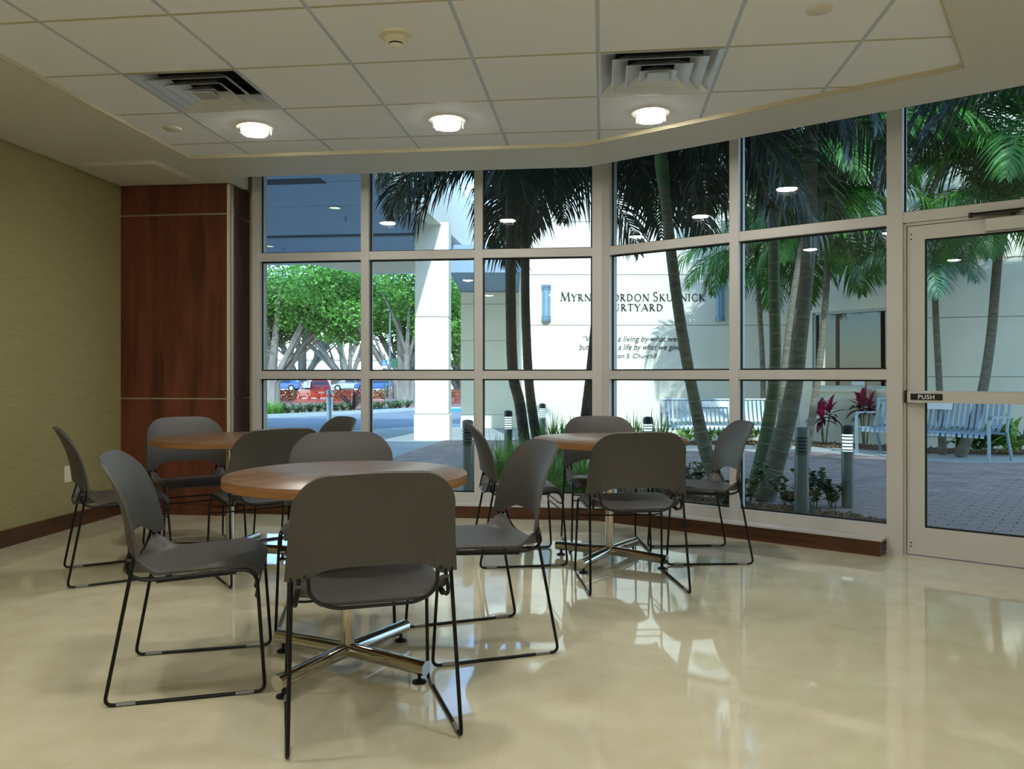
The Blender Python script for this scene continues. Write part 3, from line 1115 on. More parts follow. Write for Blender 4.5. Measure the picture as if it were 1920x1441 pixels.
# mulch beds
ground('mulch_bed', bedpoly, .0, M['mulch'], .08)['kind'] = 'stuff'
tag(bpy.data.objects['mulch_bed'], 'brown wood mulch bed along the angled windows', 'mulch')
backbed = [(.2, 14.95), (5.1, 14.9), (6.7, 12.9), (9.5, 12.4), (9.5, 14.6), (7.2, 14.2), (5.7, 15.97), (.2, 15.97)]
tag(ground('mulch_strip', backbed, .01, M['mulch'], .08), 'brown mulch strip at the foot of the courtyard wall', 'mulch', kind='stuff')
ground('path', [(.2, 13.1), (5.0, 13.0), (6.3, 11.0), (9.5, 10.9), (9.5, 12.4), (6.7, 12.9), (5.1, 14.9), (.2, 14.95)], -.004, M['concrete'], .06)


def chips(poly, n, name, label, sz=1.0):
    xs, ds = [p[0] for p in poly], [p[1] for p in poly]
    mb = MB()
    c = 0
    while c < n:
        X, D = random.uniform(min(xs), max(xs)), random.uniform(min(ds), max(ds))
        if not inside((X, D), poly):
            continue
        c += 1
        l, w = random.uniform(.02, .05) * sz, random.uniform(.004, .01) * sz
        mx = Matrix.Translation(C(X, D, gz(D) + .012)) @ Matrix.Rotation(random.uniform(0, PI), 4, 'Z') @ Matrix.Rotation(random.uniform(-.5, .5), 4, 'Y')
        mb.box(-l, -w, -.004, l, w, .004, mx)
    o = mb.build(name, M['chip'])
    tag(o, label, 'mulch', kind='stuff')


chips(bedpoly, 5000, 'mulch_chips', 'loose wood chips on the bed along the angled windows')
chips(backbed, 1500, 'mulch_chips', 'loose wood chips at the foot of the courtyard wall', 1.6)

# --- courtyard building
cb = thing('wall_courtyard', 'cream stucco courtyard wall with dark lettering and a dark window', None, kind='structure')
ZR = 5.78
DA = 16.0


def wall_seg(a, b, z0, z1, th=.25, name='wall_panel', m=None):
    """wall along a->b in (X, D), thickness away from the viewer"""
    d = (Vector(b) - Vector(a)).normalized()
    n = Vector((-d.y, d.x)) * th
    P = [a, b, (b[0] + n.x, b[1] + n.y), (a[0] + n.x, a[1] + n.y)]
    w = [C(*p) for p in P]
    return MB().prism([(p.x, p.y) for p in w], z0, z1).build(name, m or M['stucco'], cb)


A0, A1, B1, B2 = (.19, DA), (5.76, DA), (7.24, 14.0), (14.0, 12.0)
jz = [-.6, .05, 1.10, 2.13, 3.14, 4.2, 5.3, ZR]
for z0, z1 in zip(jz[:-1], jz[1:]):                     # stucco bands parted by recessed joints
    wall_seg(A0, A1, z0 + .008, z1 - .008)
    wall_seg(B1, B2, z0 + .008, z1 - .008)
for a, b in ((A0, A1), (B1, B2)):
    d = (Vector(b) - Vector(a)).normalized()
    n = Vector((-d.y, d.x)) * .012
    wall_seg((a[0] + n.x, a[1] + n.y), (b[0] + n.x, b[1] + n.y), -.6, ZR - .02, .2, 'joint_backing', M['stucco_joint'])
# splayed wall with the dark window
bd = (Vector(B1) - Vector(A1))
bl = bd.length
bd.normalize()
bn = Vector((-bd.y, bd.x))
bp = lambda s, o=0: (A1[0] + bd.x * s + bn.x * o, A1[1] + bd.y * s + bn.y * o)
W0, W1, WZ0, WZ1 = .27, 2.05, .88, 2.36
wall_seg(bp(0), bp(W0), -.6, ZR)
wall_seg(bp(W1), bp(bl), -.6, ZR)
wall_seg(bp(W0), bp(W1), -.6, WZ0)
wall_seg(bp(W0), bp(W1), WZ1, ZR)
cw = thing('courtyard_window', 'dark wide window in the splayed courtyard wall', 'window')
for a, b, z0, z1 in ((W0, W0 + .05, WZ0, WZ1), (W1 - .05, W1, WZ0, WZ1), (W0, W1, WZ0, WZ0 + .05), (W0, W1, WZ1 - .05, WZ1)):
    o = wall_seg(bp(a, .04), bp(b, .04), z0, z1, .10, 'frame', M['steel'])
    o.parent = cw
for a, b, z0, z1, mm, nm, oo, th in ((W0, W1, WZ0, WZ1, 'dark_glass', 'pane', .10, .008), (W0, W1, WZ1 - .42, WZ1 - .05, 'brownframe', 'valance', .13, .05),
                                     (W0 + .45, W0 + .52, WZ0, WZ1, 'brownframe', 'mullion', .09, .06), (W0, W1, WZ0, WZ1, 'brownroom', 'blind', .45, .05)):
    o = wall_seg(bp(a, oo), bp(b, oo), z0, z1, th, nm, M[mm])
    o.parent = cw
o = wall_seg(bp(W0 + .78, .085), bp(W0 + 1.05, .085), WZ0 + .06, WZ0 + .20, .004, 'notice', M['signwhite'])
o.parent = cw
o = wall_seg(bp(W0 - .06, -.06), bp(W1 + .06, -.06), WZ0 - .07, WZ0 - .002, .12, 'sill', M['stucco'])
o.parent = cw
# parapet cap
for a, b in ((A0, A1), (A1, B1), (B1, B2)):
    d = (Vector(b) - Vector(a)).normalized()
    n = Vector((-d.y, d.x)) * -.06
    wall_seg((a[0] + n.x, a[1] + n.y), (b[0] + n.x, b[1] + n.y), ZR + .002, ZR + .12, .4, 'parapet_cap')
# return of wall A and the wing standing in shade under the canopy
wall_seg((.19, 22.4), (.19, DA + .26), -.6, ZR, .25, 'return_wall')
wing = thing('wing_wall', 'cream stucco wing in shade under the drive-through canopy', 'wall', kind='structure')
for z0, z1 in zip([-.7, .04, 1.08, 2.10, 3.12], [.04, 1.08, 2.10, 3.12, 3.46]):
    w = [C(*p) for p in ((-1.43, 22.3), (.6, 22.3), (.6, 22.6), (-1.43, 22.6))]
    MB().prism([(p.x, p.y) for p in w], z0 + .008, z1 - .008).build('wall_panel', M['stucco'], wing)
w = [C(*p) for p in ((-1.42, 22.32), (.6, 22.32), (.6, 22.58), (-1.42, 22.58))]
MB().prism([(p.x, p.y) for p in w], -.7, 3.45).build('joint_backing', M['stucco_joint'], wing)
w = [C(*p) for p in ((-1.15, 22.8), (.6, 22.8), (.6, 23.0), (-1.15, 23.0))]
MB().prism([(p.x, p.y) for p in w], 3.3, 6.0).build('upper_wall', M['stucco'], wing)

w = [C(*p) for p in ((-1.43, 18.2), (.19, 18.2), (.19, 22.8), (-1.43, 22.8))]
MB().prism([(p.x, p.y) for p in w], 3.47, 4.1).build('wing_shade_roof', M['canopy'], wing)  # overhang added to keep the wing wall below it in shade

# --- sconces
for u, lb in ((1024, 'blue-grey half-round wall sconce left of the lettering'), (1350, 'blue-grey half-round wall sconce right of the lettering')):
    p = UD(u, DA, 2.57)
    t = thing('wall_sconce', lb, 'wall lamp', p, TH, 'half-round courtyard sconces')
    for z0, z1, r, mm, nm in ((-.36, -.30, .098, 'sconce', 'cap'), (.30, .36, .098, 'sconce', 'cap'), (-.30, .30, .088, 'sconce_lens', 'diffuser')):
        pl = [(r * cos(a), -r * sin(a)) for a in [PI * k / 12 for k in range(13)]]
        MB().prism(pl, z0, z1).build(nm, M[mm], t, True)
    for z in (-.27, .27):
        pl = [(.095 * cos(a), -.095 * sin(a)) for a in [PI * k / 12 for k in range(13)]]
        MB().prism(pl, z - .007, z + .007).build('band', M['sconce'], t, True)
    for a in (PI / 3, 2 * PI / 3):
        x, y = .091 * cos(a), -.091 * sin(a)
        MB().tube([(x, y, -.30), (x, y, .30)], .006, 6).build('rib', M['sconce'], t)


# --- dimensional lettering
def stroke(mb, a, b, wa, wb=None):
    wb = wa if wb is None else wb
    a, b = Vector(a), Vector(b)
    d = (b - a).normalized()
    n = Vector((-d.y, d.x))
    mb.prism([tuple(a - n * wa / 2), tuple(b - n * wb / 2), tuple(b + n * wb / 2), tuple(a + n * wa / 2)], 0, .1)


def arc(mb, cx, cy, rx, ry, a0, a1, thick=.13, thin=.05, n=14):
    """ellipse arc with a heavier weight at its sides"""
    for k in range(n):
        q = []
        for t in (k / n, (k + 1) / n):
            a = rad(a0 + (a1 - a0) * t)
            w = thin + (thick - thin) * cos(a) ** 2
            q.append(((cx + (rx - w / 2 + w / 2) * cos(a), cy + ry * sin(a)), (cx + (rx - w) * cos(a), cy + (ry - w) * sin(a))))
        mb.prism([q[0][0], q[1][0], q[1][1], q[0][1]], 0, .1)


TK, TN = .125, .055


def ser(mb, x, y, w=.24):
    mb.prism([(x - w / 2, y - .018), (x + w / 2, y - .018), (x + w / 2, y + .018), (x - w / 2, y + .018)], 0, .1)


def glyph(c):
    m = MB()
    if c == 'M':
        stroke(m, (.10, 0), (.18, 1), TN); stroke(m, (.18, 1), (.52, .04), TK); stroke(m, (.52, .04), (.86, 1), TN); stroke(m, (.86, 1), (.95, 0), TK)
        ser(m, .10, .018, .2); ser(m, .95, .018); w = 1.08
    elif c == 'Y':
        stroke(m, (.08, 1), (.38, .46), TK); stroke(m, (.70, 1), (.38, .46), TN); stroke(m, (.38, .5), (.38, 0), TK)
        ser(m, .38, .018); ser(m, .08, .982, .2); ser(m, .70, .982, .18); w = .76
    elif c == 'R':
        stroke(m, (.16, 0), (.16, 1), TK); arc(m, .22, .74, .34, .26, -90, 90); stroke(m, (.30, .49), (.66, 0), TK)
        ser(m, .16, .018); ser(m, .10, .982, .14); ser(m, .70, .018, .16); w = .76
    elif c == 'N':
        stroke(m, (.14, 0), (.14, 1), TN); stroke(m, (.12, 1), (.82, 0), TK); stroke(m, (.82, 0), (.82, 1), TN)
        ser(m, .14, .018, .2); ser(m, .82, .982, .2); w = .95
    elif c == 'A':
        stroke(m, (.06, 0), (.42, 1), TN); stroke(m, (.40, 1), (.78, 0), TK); stroke(m, (.20, .34), (.64, .34), TN)
        ser(m, .06, .018, .2); ser(m, .78, .018, .22); w = .84
    elif c == 'O':
        arc(m, .5, .5, .46, .52, 0, 360, n=28); w = 1.0
    elif c in 'CG':
        arc(m, .5, .5, .46, .52, 48, 312, n=22); w = .88
        stroke(m, (.80, .86), (.80, .70), TN)
        if c == 'G':
            stroke(m, (.82, .45), (.82, .08), TK); ser(m, .82, .45); w = .98
    elif c == 'D':
        stroke(m, (.16, 0), (.16, 1), TK); arc(m, .30, .5, .52, .5, -90, 90, n=18); stroke(m, (.10, .975), (.32, .975), TN); stroke(m, (.10, .025), (.32, .025), TN); w = .9
    elif c == 'S':
        arc(m, .30, .76, .24, .26, 30, 270, .10, n=14); arc(m, .30, .25, .26, .27, -150, 90, .10, n=14); w = .6
    elif c == 'K':
        stroke(m, (.16, 0), (.16, 1), TK); stroke(m, (.20, .46), (.62, 1), TN); stroke(m, (.30, .56), (.74, 0), TK)
        ser(m, .16, .018); ser(m, .16, .982); ser(m, .62, .982, .2); ser(m, .78, .018, .16); w = .84
    elif c == 'U':
        stroke(m, (.16, .34), (.16, 1), TK); stroke(m, (.72, .34), (.72, 1), TN); arc(m, .44, .36, .34, .38, 180, 360, .09, n=14)
        ser(m, .16, .982); ser(m, .72, .982, .2); w = .86
    elif c == 'I':
        stroke(m, (.18, 0), (.18, 1), TK); ser(m, .18, .018); ser(m, .18, .982); w = .36
    elif c == 'T':
        stroke(m, (.36, 0), (.36, 1), TK); stroke(m, (.02, .972), (.70, .972), TN); stroke(m, (.035, .98), (.035, .84), TN); stroke(m, (.685, .98), (.685, .84), TN); ser(m, .36, .018); w = .72
    else:
        w = .4
    return m, w


gl = {c: glyph(c) for c in 'MYRNAOGDSKUICT'}
gme = {c: gl[c][0].mesh('letter_' + c.lower(), M['letter']) for c in gl}


def lettering(text, zbase, big, small, uc, target_px):
    pos, x = [], 0.0
    for k, c in enumerate(text):
        if c == ' ':
            x += .34 * small
            continue
        hgt = big if (k == 0 or text[k - 1] == ' ') else small
        pos.append((c, x, hgt))
        x += gl[c][1] * hgt + .13 * small
    want = target_px / FOC * DA
    sx = want / x
    x0 = (uc - U0) / FOC * DA - want / 2
    for c, xx, hgt in pos:
        o = link('letter', gme[c], sign)
        o.location = (x0 + xx * sx, 0, zbase)
        o.rotation_euler = (PI / 2, 0, 0)
        o.scale = (hgt * sx, hgt, .18)


sign = thing('wall_lettering', 'dark serif lettering and an italic quotation on the courtyard wall', 'sign', C(0, DA, 0), TH)
lettering('MYRNA GORDON SKURNICK', ZV(564, DA), .178, .140, 1187, 273)
lettering('COURTYARD', ZV(582.5, DA), .165, .138, 1180, 131)
for body, v, sz, uc, wpx in (('\u201cWe make a living by what we get,', 640, .165, 1192, 200), ('but we make a life by what we give.\u201d', 655.5, .165, 1184, 199), ('\u2013 Winston S. Churchill', 671, .130, 1174, 114)):
    o = text_mesh('quote_line', body, sz, M['letter'], sign, .28, .004, -.001, 1.02)
    o.location = ((uc - U0) / FOC * DA, -.006, ZV(v, DA))
    o.rotation_euler = (PI / 2, 0, 0)
    xs = [p.co.x for p in o.data.vertices]
    o.scale = (wpx / FOC * DA / (max(xs) - min(xs)), 1, 1)

# --- drive-through canopy on square columns
cn = thing('entrance_canopy', 'drive-through canopy with cool shade-tinted soffit over the driveway', 'canopy')
ZC = 4.30
XE = -3.30                                    # its right edge runs parallel to the room
YN, YF = 7.6, 21.6
for k, (a, b) in enumerate(((7.6, 10.2), (10.2, 12.7), (12.7, 14.5), (14.5, 17.45), (17.9, YF))):
    MB().box(-18, a + .015, ZC, XE - .25, b - .015, ZC + .08).build('soffit_panel', M['canopy'], cn)
MB().box(-18, YN, ZC + .03, XE - .25, YF, ZC + .10).build('soffit_backing', M['canopy_dark'], cn)
MB().box(XE - .25, YN, ZC - .06, XE, YF, ZC + 1.25).build('fascia', M['stucco'], cn)
eb = [(-18, ZC), (-8.2, ZC), (-6.7, ZC - .30), (XE, ZC - .30), (XE, ZC + 1.25), (-18, ZC + 1.25)]
ne = len(eb)
MB().add([(x, YF, z) for x, z in eb] + [(x, YF + .5, z) for x, z in eb], [tuple(range(ne)), tuple(range(2 * ne - 1, ne - 1, -1))] + [(i, i + ne, (i + 1) % ne + ne, (i + 1) % ne) for i in range(ne)]).build('end_beam', M['stucco'], cn)
MB().box(-18, YN, ZC + .10, XE - .25, YF, ZC + 1.2).build('canopy_roof', M['stucco'], cn)
for nm, u, v, sx, sy, mm in (('vent_panel', 545, 340, .55, .16, 'canopy_dark'),):
    D = (ZC - CAMZ) * FOC / (HV - v)
    p = UD(u, D)
    MB().box(p.x - sx, p.y - sy, ZC - .01, p.x + sx, p.y + sy, ZC - .001).build(nm, M[mm], cn)
for u, v in ((628, 389), (505, 461)):
    D = (ZC - CAMZ) * FOC / (HV - v)
    p = UD(u, D)
    d = MB()
    ring(d, .11, .14, -.012, -.001).build('downlight_rim', M['steel'], cn, True, (p.x, p.y, ZC))
    MB().lathe([(.11, -.004), (.11, -.001)], 20).build('downlight_lens', M['warm_lens'], cn, False, (p.x, p.y, ZC))
for u, v in ((648, 407), (531, 465)):
    D = (ZC - CAMZ) * FOC / (HV - v)
    p = UD(u, D)
    MB().lathe([(.05, -.09), (.02, -.08), (.015, -.001)], 10).build('sprinkler_head', M['steel'], cn, True, (p.x, p.y, ZC))
cc = thing('canopy_column', 'square cream stucco column carrying the canopy, beside the driveway', 'column', C(-1.66, 16.9, 0), TH)
zg = gz(16.9) - .1
for a, b, r in ((zg, .32, .37), (.335, 2.33, .35), (2.345, ZC + .0, .35)):
    MB().bbox(-r, -r, a, r, r, b, .012).build('column_section', M['stucco'], cc)
MB().box(-.33, -.33, zg, .33, .33, ZC).build('joint_core', M['stucco_joint'], cc)


# ------------------------------------------------------------------ palms
def frond_mesh(L, e0, droop, n=30, ll=.5, wd=.022, m='frond', seed=0, hang=.55):
    """frond along local +x from the origin; e0 = start elevation, droop = total turn downwards"""
    rnd = random.Random(seed)
    pts, el = [Vector((0, 0, 0))], []
    N = 14
    for k in range(N):
        a = rad(e0) - rad(droop) * ((k + .5) / N) ** 1.3
        el.append(a)
        pts.append(pts[-1] + Vector((cos(a), 0, sin(a))) * L / N)
    lf_ = MB()
    for k in range(n):
        t = .12 + .88 * (k + .5) / n
        i = min(N - 1, int(t * N))
        base = pts[i] + (pts[i + 1] - pts[i]) * (t * N - i)
        tan = Vector((cos(el[i]), 0, sin(el[i])))
        up = Vector((-sin(el[i]), 0, cos(el[i])))
        env = (sin(PI * min(1, .16 + .80 * t)) ** .7) * (1 if t < .8 else 1 - .35 * (t - .8) / .2)
        for sd in (-1, 1):
            l = ll * env * rnd.uniform(.7, 1.12)
            fwd = .55 + .5 * t
            d = (Vector((0, sd, 0)) + tan * fwd + up * rnd.uniform(-.1, .35)).normalized()
            q = [base]
            for j in range(3):
                d2 = (d + Vector((0, 0, -hang * (j * .55) * rnd.uniform(.8, 1.2)))).normalized()
                q.append(q[-1] + d2 * l / 3)
            side = d.cross(up).normalized()
            side = (side + up * rnd.uniform(-.4, .4)).normalized()
            lf_.strip(q, [wd * .6, wd, wd * .8, .001], [side] * 4)
    rc = MB().tube(pts, [.018 - .014 * k / N for k in range(N + 1)], 5)
    o = len(lf_.v)
    nf = len(lf_.f)
    lf_.add(rc.v, rc.f)
    me = lf_.mesh('frond', M[m])
    me.materials.append(M['rachis'])
    for p in list(me.polygons)[nf:]:
        p.material_index = 1
    return me


FR = {}
for key, mm in (('d', 'frond_shaded'), ('g', 'frond'), ('b', 'frond_blue')):
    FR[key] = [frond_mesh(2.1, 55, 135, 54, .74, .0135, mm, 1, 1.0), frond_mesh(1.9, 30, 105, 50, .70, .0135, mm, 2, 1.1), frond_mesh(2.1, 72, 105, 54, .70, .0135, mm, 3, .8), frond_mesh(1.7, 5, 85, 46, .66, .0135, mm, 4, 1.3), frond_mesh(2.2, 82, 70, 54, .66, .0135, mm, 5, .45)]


def palm(name, label, path, r0, r1, nfr, scale, key='g', tm='trunk', ring_step=.16, shaft=.55, seed=0, azim=None, els=None):
    """path = [(X, D, z)...] trunk centreline from the ground up"""
    rnd = random.Random(seed)
    P = [C(*p) for p in path]
    base = P[0].copy()
    t = thing(name, label, 'palm tree', base)
    loc = [p - base for p in P]
    # smooth the path
    sm = []
    for i in range(len(loc) - 1):
        for k in range(6):
            a = loc[max(0, i - 1)]; b = loc[i]; c = loc[i + 1]; d = loc[min(len(loc) - 1, i + 2)]
            s_ = k / 6
            sm.append(.5 * ((2 * b) + (c - a) * s_ + (2 * a - 5 * b + 4 * c - d) * s_ ** 2 + (3 * b - a - 3 * c + d) * s_ ** 3))
    sm.append(loc[-1])
    cum = [0]
    for a, b in zip(sm[:-1], sm[1:]):
        cum.append(cum[-1] + (b - a).length)
    tot = cum[-1]
    rr = [r0 * 1.18 + (r1 - r0 * 1.18) * min(1, c / (tot * .35)) if c < tot * .35 else r1 + (r1 * .92 - r1) * (c - tot * .35) / (tot * .65) for c in cum]
    MB().tube(sm, rr, 12).build('trunk', M[tm], t, True)
    rings = MB()
    s_ = .12
    while s_ < tot - .05:
        i = max(k for k in range(len(cum)) if cum[k] <= s_)
        i = min(i, len(sm) - 2)
        f = (s_ - cum[i]) / max(1e-6, cum[i + 1] - cum[i])
        p = sm[i].lerp(sm[i + 1], f)
        d = (sm[i + 1] - sm[i]).normalized()
        r = rr[i] + (rr[i + 1] - rr[i]) * f
        rings.tube([p - d * .008, p, p + d * .008], [r * 1.0, r * 1.07, r * 1.0], 12, False)
        s_ += ring_step * rnd.uniform(.75, 1.25)
    rings.build('trunk_rings', M['trunk_ring'] if tm != 'trunk_shaded' else M[tm], t, True)
    top = sm[-1]
    dirn = (sm[-1] - sm[-2]).normalized()
    q = [top - dirn * .02, top + dirn * shaft * .35, top + dirn * shaft * .8, top + dirn * shaft]
    MB().tube(q, [r1 * 1.0, r1 * 1.22, r1 * .9, r1 * .5], 12).build('crownshaft', M['crownshaft'] if tm == 'trunk' else M[tm], t, True)
    for k in range(nfr):
        az = azim[k % len(azim)] + rnd.uniform(-8, 8) if azim else k * 137.5 + rnd.uniform(-15, 15)
        for _ in range(12):                    # keep the fronds outside the building
            ok = True
            for q_ in (.5, 1.0, 1.5, 1.9):
                pw = P[-1] + Vector((cos(rad(az) + TH), sin(rad(az) + TH), 0)) * q_ * scale
                if (pw.y - YW if pw.x < 0 else (pw.x - P3.x) * WN.x + (pw.y - P3.y) * WN.y) < .42:
                    ok = False
            if ok:
                break
            az += 31
        o = link('frond', FR[key][rnd.randrange(5 if key == 'g' else 4)] if els is None else FR[key][els[k % len(els)]], t)
        o.location = top + dirn * shaft * rnd.uniform(.85, 1.0)
        o.rotation_euler = (rnd.uniform(-.25, .25), rnd.uniform(-.15, .25), rad(az) + TH)
        sc = scale * rnd.uniform(.88, 1.1)
        o.scale = (sc, sc, sc)
    return t


def tp(*uv, D, D1=None):
    """trunk path from picture points at a distance D (to D1 at the top)"""
    n = len(uv)
    out = []
    for k, (u, v) in enumerate(uv):
        d = D if D1 is None else D + (D1 - D) * k / (n - 1)
        z = ZV(v, d) if k else gz(d)
        out.append(((u - U0) / FOC * d, d, z))
    return out


palm('palm', 'slender shade-darkened palm in the bed, left one of the crossing pair by the brick edge', tp((992, 880), (975, 760), (961, 690), (957, 500), (960, 385), D=9.2), .055, .062, 22, 1.12, 'd', 'trunk_shaded', seed=1)
palm('palm', 'slender shade-darkened palm in the bed, right one of the crossing pair', tp((1018, 880), (994, 740), (986, 600), (985, 480), (990, 370), D=9.6), .055, .055, 22, 1.12, 'd', 'trunk_shaded', seed=2)
palm('palm', 'shade-darkened palm trunk leaning behind the corner mullion', tp((1085, 865), (1099, 776), (1113, 646), (1128, 480), (1138, 378), D=9.0), .06, .055, 22, 1.12, 'd', 'trunk_shaded', seed=3)
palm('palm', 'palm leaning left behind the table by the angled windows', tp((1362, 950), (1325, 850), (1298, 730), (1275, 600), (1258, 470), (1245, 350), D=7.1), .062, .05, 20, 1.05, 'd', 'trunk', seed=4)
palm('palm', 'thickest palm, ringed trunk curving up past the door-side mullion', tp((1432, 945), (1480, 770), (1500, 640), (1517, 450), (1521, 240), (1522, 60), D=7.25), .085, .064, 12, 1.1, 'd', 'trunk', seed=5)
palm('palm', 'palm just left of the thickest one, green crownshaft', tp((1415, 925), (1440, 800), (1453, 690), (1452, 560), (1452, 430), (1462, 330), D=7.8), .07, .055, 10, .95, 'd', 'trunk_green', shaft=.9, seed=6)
# palms by the courtyard wall, in the sun
palm('palm', 'thin pale palm by the courtyard wall left of the window, first from the lettering', tp((1432, 838), (1430, 690), (1424, 580), (1422, 540), D=14.4), .05, .048, 14, 1.0, 'g', seed=7, shaft=.7)
palm('palm', 'thin pale palm by the courtyard wall left of the window, second from the lettering', tp((1478, 838), (1480, 690), (1486, 580), (1488, 530), D=14.0), .05, .048, 16, 1.0, 'g', seed=8, shaft=.7)
palm('palm', 'thin pale palm rising in front of the dark courtyard window', tp((1512, 812), (1536, 690), (1548, 560), (1552, 480), D=12.9), .055, .055, 18, 1.0, 'g', seed=9, shaft=.6)
palm('palm', 'tall sunlit palm high behind the dark window', tp((1690, 838), (1690, 640), (1672, 430), (1640, 340), D=12.4), .05, .05, 20, 1.05, 'g', seed=10, shaft=.6)
palm('palm', 'palm behind the second bench with a hanging blue-green frond', tp((1768, 838), (1760, 700), (1755, 600), (1752, 520), D=12.6), .055, .05, 7, .75, 'b', seed=11, shaft=.3, azim=(-90, -60, -120, 60, 120, 180, 0), els=(3, 0, 3, 1, 2, 1, 4))
palm('palm', 'grey palm trunk leaning right behind the end of the second bench', tp((1800, 835), (1838, 750), (1857, 640), (1866, 540), (1872, 470), D=12.2), .075, .07, 16, 1.0, 'g', seed=12, shaft=.6)
palm('palm', 'tall palm at the right edge above the door', tp((2010, 845), (1990, 600), (1960, 420), (1945, 320), D=11.6), .06, .06, 18, 1.05, 'g', seed=13, shaft=.6)
palm('palm', 'tall palm hidden behind the door header', tp((1684, 838), (1690, 600), (1720, 430), (1760, 330), D=12.0), .05, .05, 20, 1.05, 'g', seed=14, shaft=.6)
palm('palm', 'palm hidden behind the thickest palm, its green crown showing beside that trunk', tp((1462, 838), (1470, 700), (1500, 480), (1540, 340), D=12.0), .05, .05, 18, 1.0, 'g', seed=16, shaft=.6)
palm('palm', 'palm beside the building whose shade-darkened fronds hang over the door', tp((2190, 990), (2160, 700), (2110, 420), (2060, 235), D=6.8), .07, .06, 6, 1.0, 'd', 'trunk', seed=15, shaft=.5, azim=(172, 196, 140, 120, 60, 20), els=(3, 1, 1, 0, 2, 0))


# ------------------------------------------------------------------ shrubs and grasses
def grass_clump(X, D, hgt, n, label, spread=.25, m='grass', seed=0):
    rnd = random.Random(seed)
    mb = MB()
    for k in range(n):
        a = rnd.uniform(0, 2 * PI)
        lean = rnd.uniform(.1, 1.0)
        hh = hgt * rnd.uniform(.6, 1.1)
        b = Vector((rnd.uniform(-.08, .08), rnd.uniform(-.08, .08), -.02))
        o = Vector((cos(a), sin(a), 0))
        q = [b]
        for j in range(1, 5):
            t = j / 4
            q.append(b + o * spread * lean * t * t * 1.5 + Vector((0, 0, hh * (t - .45 * lean * t * t))))
        sdv = Vector((-o.y, o.x, 0))
        w = rnd.uniform(.005, .010) * hgt / .6
        mb.strip(q, [w, w, w * .9, w * .6, .0008], [sdv] * 5)
    o = mb.build('grass_clump', M[m], None, False, C(X, D, gz(D) + .01))
    return tag(o, label, 'ornamental grass')


for k, (u, D, hh, lb) in enumerate(((930, 7.9, .62, 'green grass clump just right of the unlit bollard at the bed\'s left end'), (962, 8.3, .62, 'green grass clump around the foot of the crossing palms'),
                                    (1003, 7.6, .6, 'green grass clump behind the chair with the raised round back, left of the far table'), (1035, 9.4, .8, 'tall grass clump before the white wall, left of the far chair'),
                                    (1062, 9.6, .78, 'tall grass clump before the white wall, hidden partly by the far chair'), (1042, 7.3, .5, 'grass clump low behind the far table'),
                                    (1190, 9.0, .8, 'tall grass clump left of the lit bollard behind the far chair'), (1232, 9.3, .85, 'tall grass clump right of the lit bollard behind the far chair'),
                                    (1098, 7.4, .5, 'grass clump seen through the gap of the far chair'))):
    grass_clump((u - U0) / FOC * D, D, hh, 170, lb, .3, seed=20 + k)


def shrub(X, D, hgt, label, seed, m='shrub', n=70, lw=.022, ll=.035, wide=.16, name='shrub', cat='shrub'):
    rnd = random.Random(seed)
    t = thing(name, label, cat, C(X, D, gz(D) + .005))
    st, lv = MB(), MB()
    for k in range(9):
        a = rnd.uniform(0, 2 * PI)
        ln = rnd.uniform(.3, 1)
        tipp = Vector((cos(a) * wide * ln, sin(a) * wide * ln, hgt * rnd.uniform(.65, 1)))
        mid = tipp * .5 + Vector((0, 0, hgt * .12))
        st.tube([Vector((cos(a) * .02, sin(a) * .02, -.02)), mid, tipp], [.0032, .0025, .0015], 5)
        for j in range(n // 9):
            f = .15 + .85 * (j + 1) / (n // 9)
            p = mid.lerp(tipp, (f - .5) * 2) if f > .5 else mid * (f * 2)
            b = rnd.uniform(0, 2 * PI)
            d = Vector((cos(b), sin(b), rnd.uniform(-.1, .9))).normalized()
            sdv = d.cross(Vector((0, 0, 1))).normalized()
            l = ll * rnd.uniform(.8, 1.4)
            lv.strip([p, p + d * l * .6, p + d * l * 1.3 + Vector((0, 0, -l * .1)), p + d * l * 2 + Vector((0, 0, -l * .4))], [.004, lw, lw * .8, .001], [sdv] * 4)
    st.build('stems', M['stem'], t)
    lv.build('foliage', M[m], t)['kind'] = 'stuff'
    return t


for k, (u, v, hh, lb) in enumerate(((1312, 935, .36, 'small dark-leaved shrub at the foot of the leaning palm'), (1290, 925, .3, 'small dark-leaved shrub left of the leaning palm'),
                                    (1400, 948, .36, 'small dark-leaved shrub behind the right-hand chair'), (1478, 952, .26, 'small dark-leaved shrub left of the unlit bollard'),
                                    (1527, 955, .34, 'small dark-leaved shrub between the two right-hand bollards'), (1562, 952, .24, 'small dark-leaved shrub at the foot of the lit bollard by the door'),
                                    (1370, 962, .26, 'low shrub close to the glass left of the thickest palm'), (1240, 940, .24, 'low shrub under the far table behind the glass'))):
    X, D = GP(u, v)
    shrub(X, D, hh, lb, 40 + k, n=180, lw=.020, ll=.032, wide=.20)


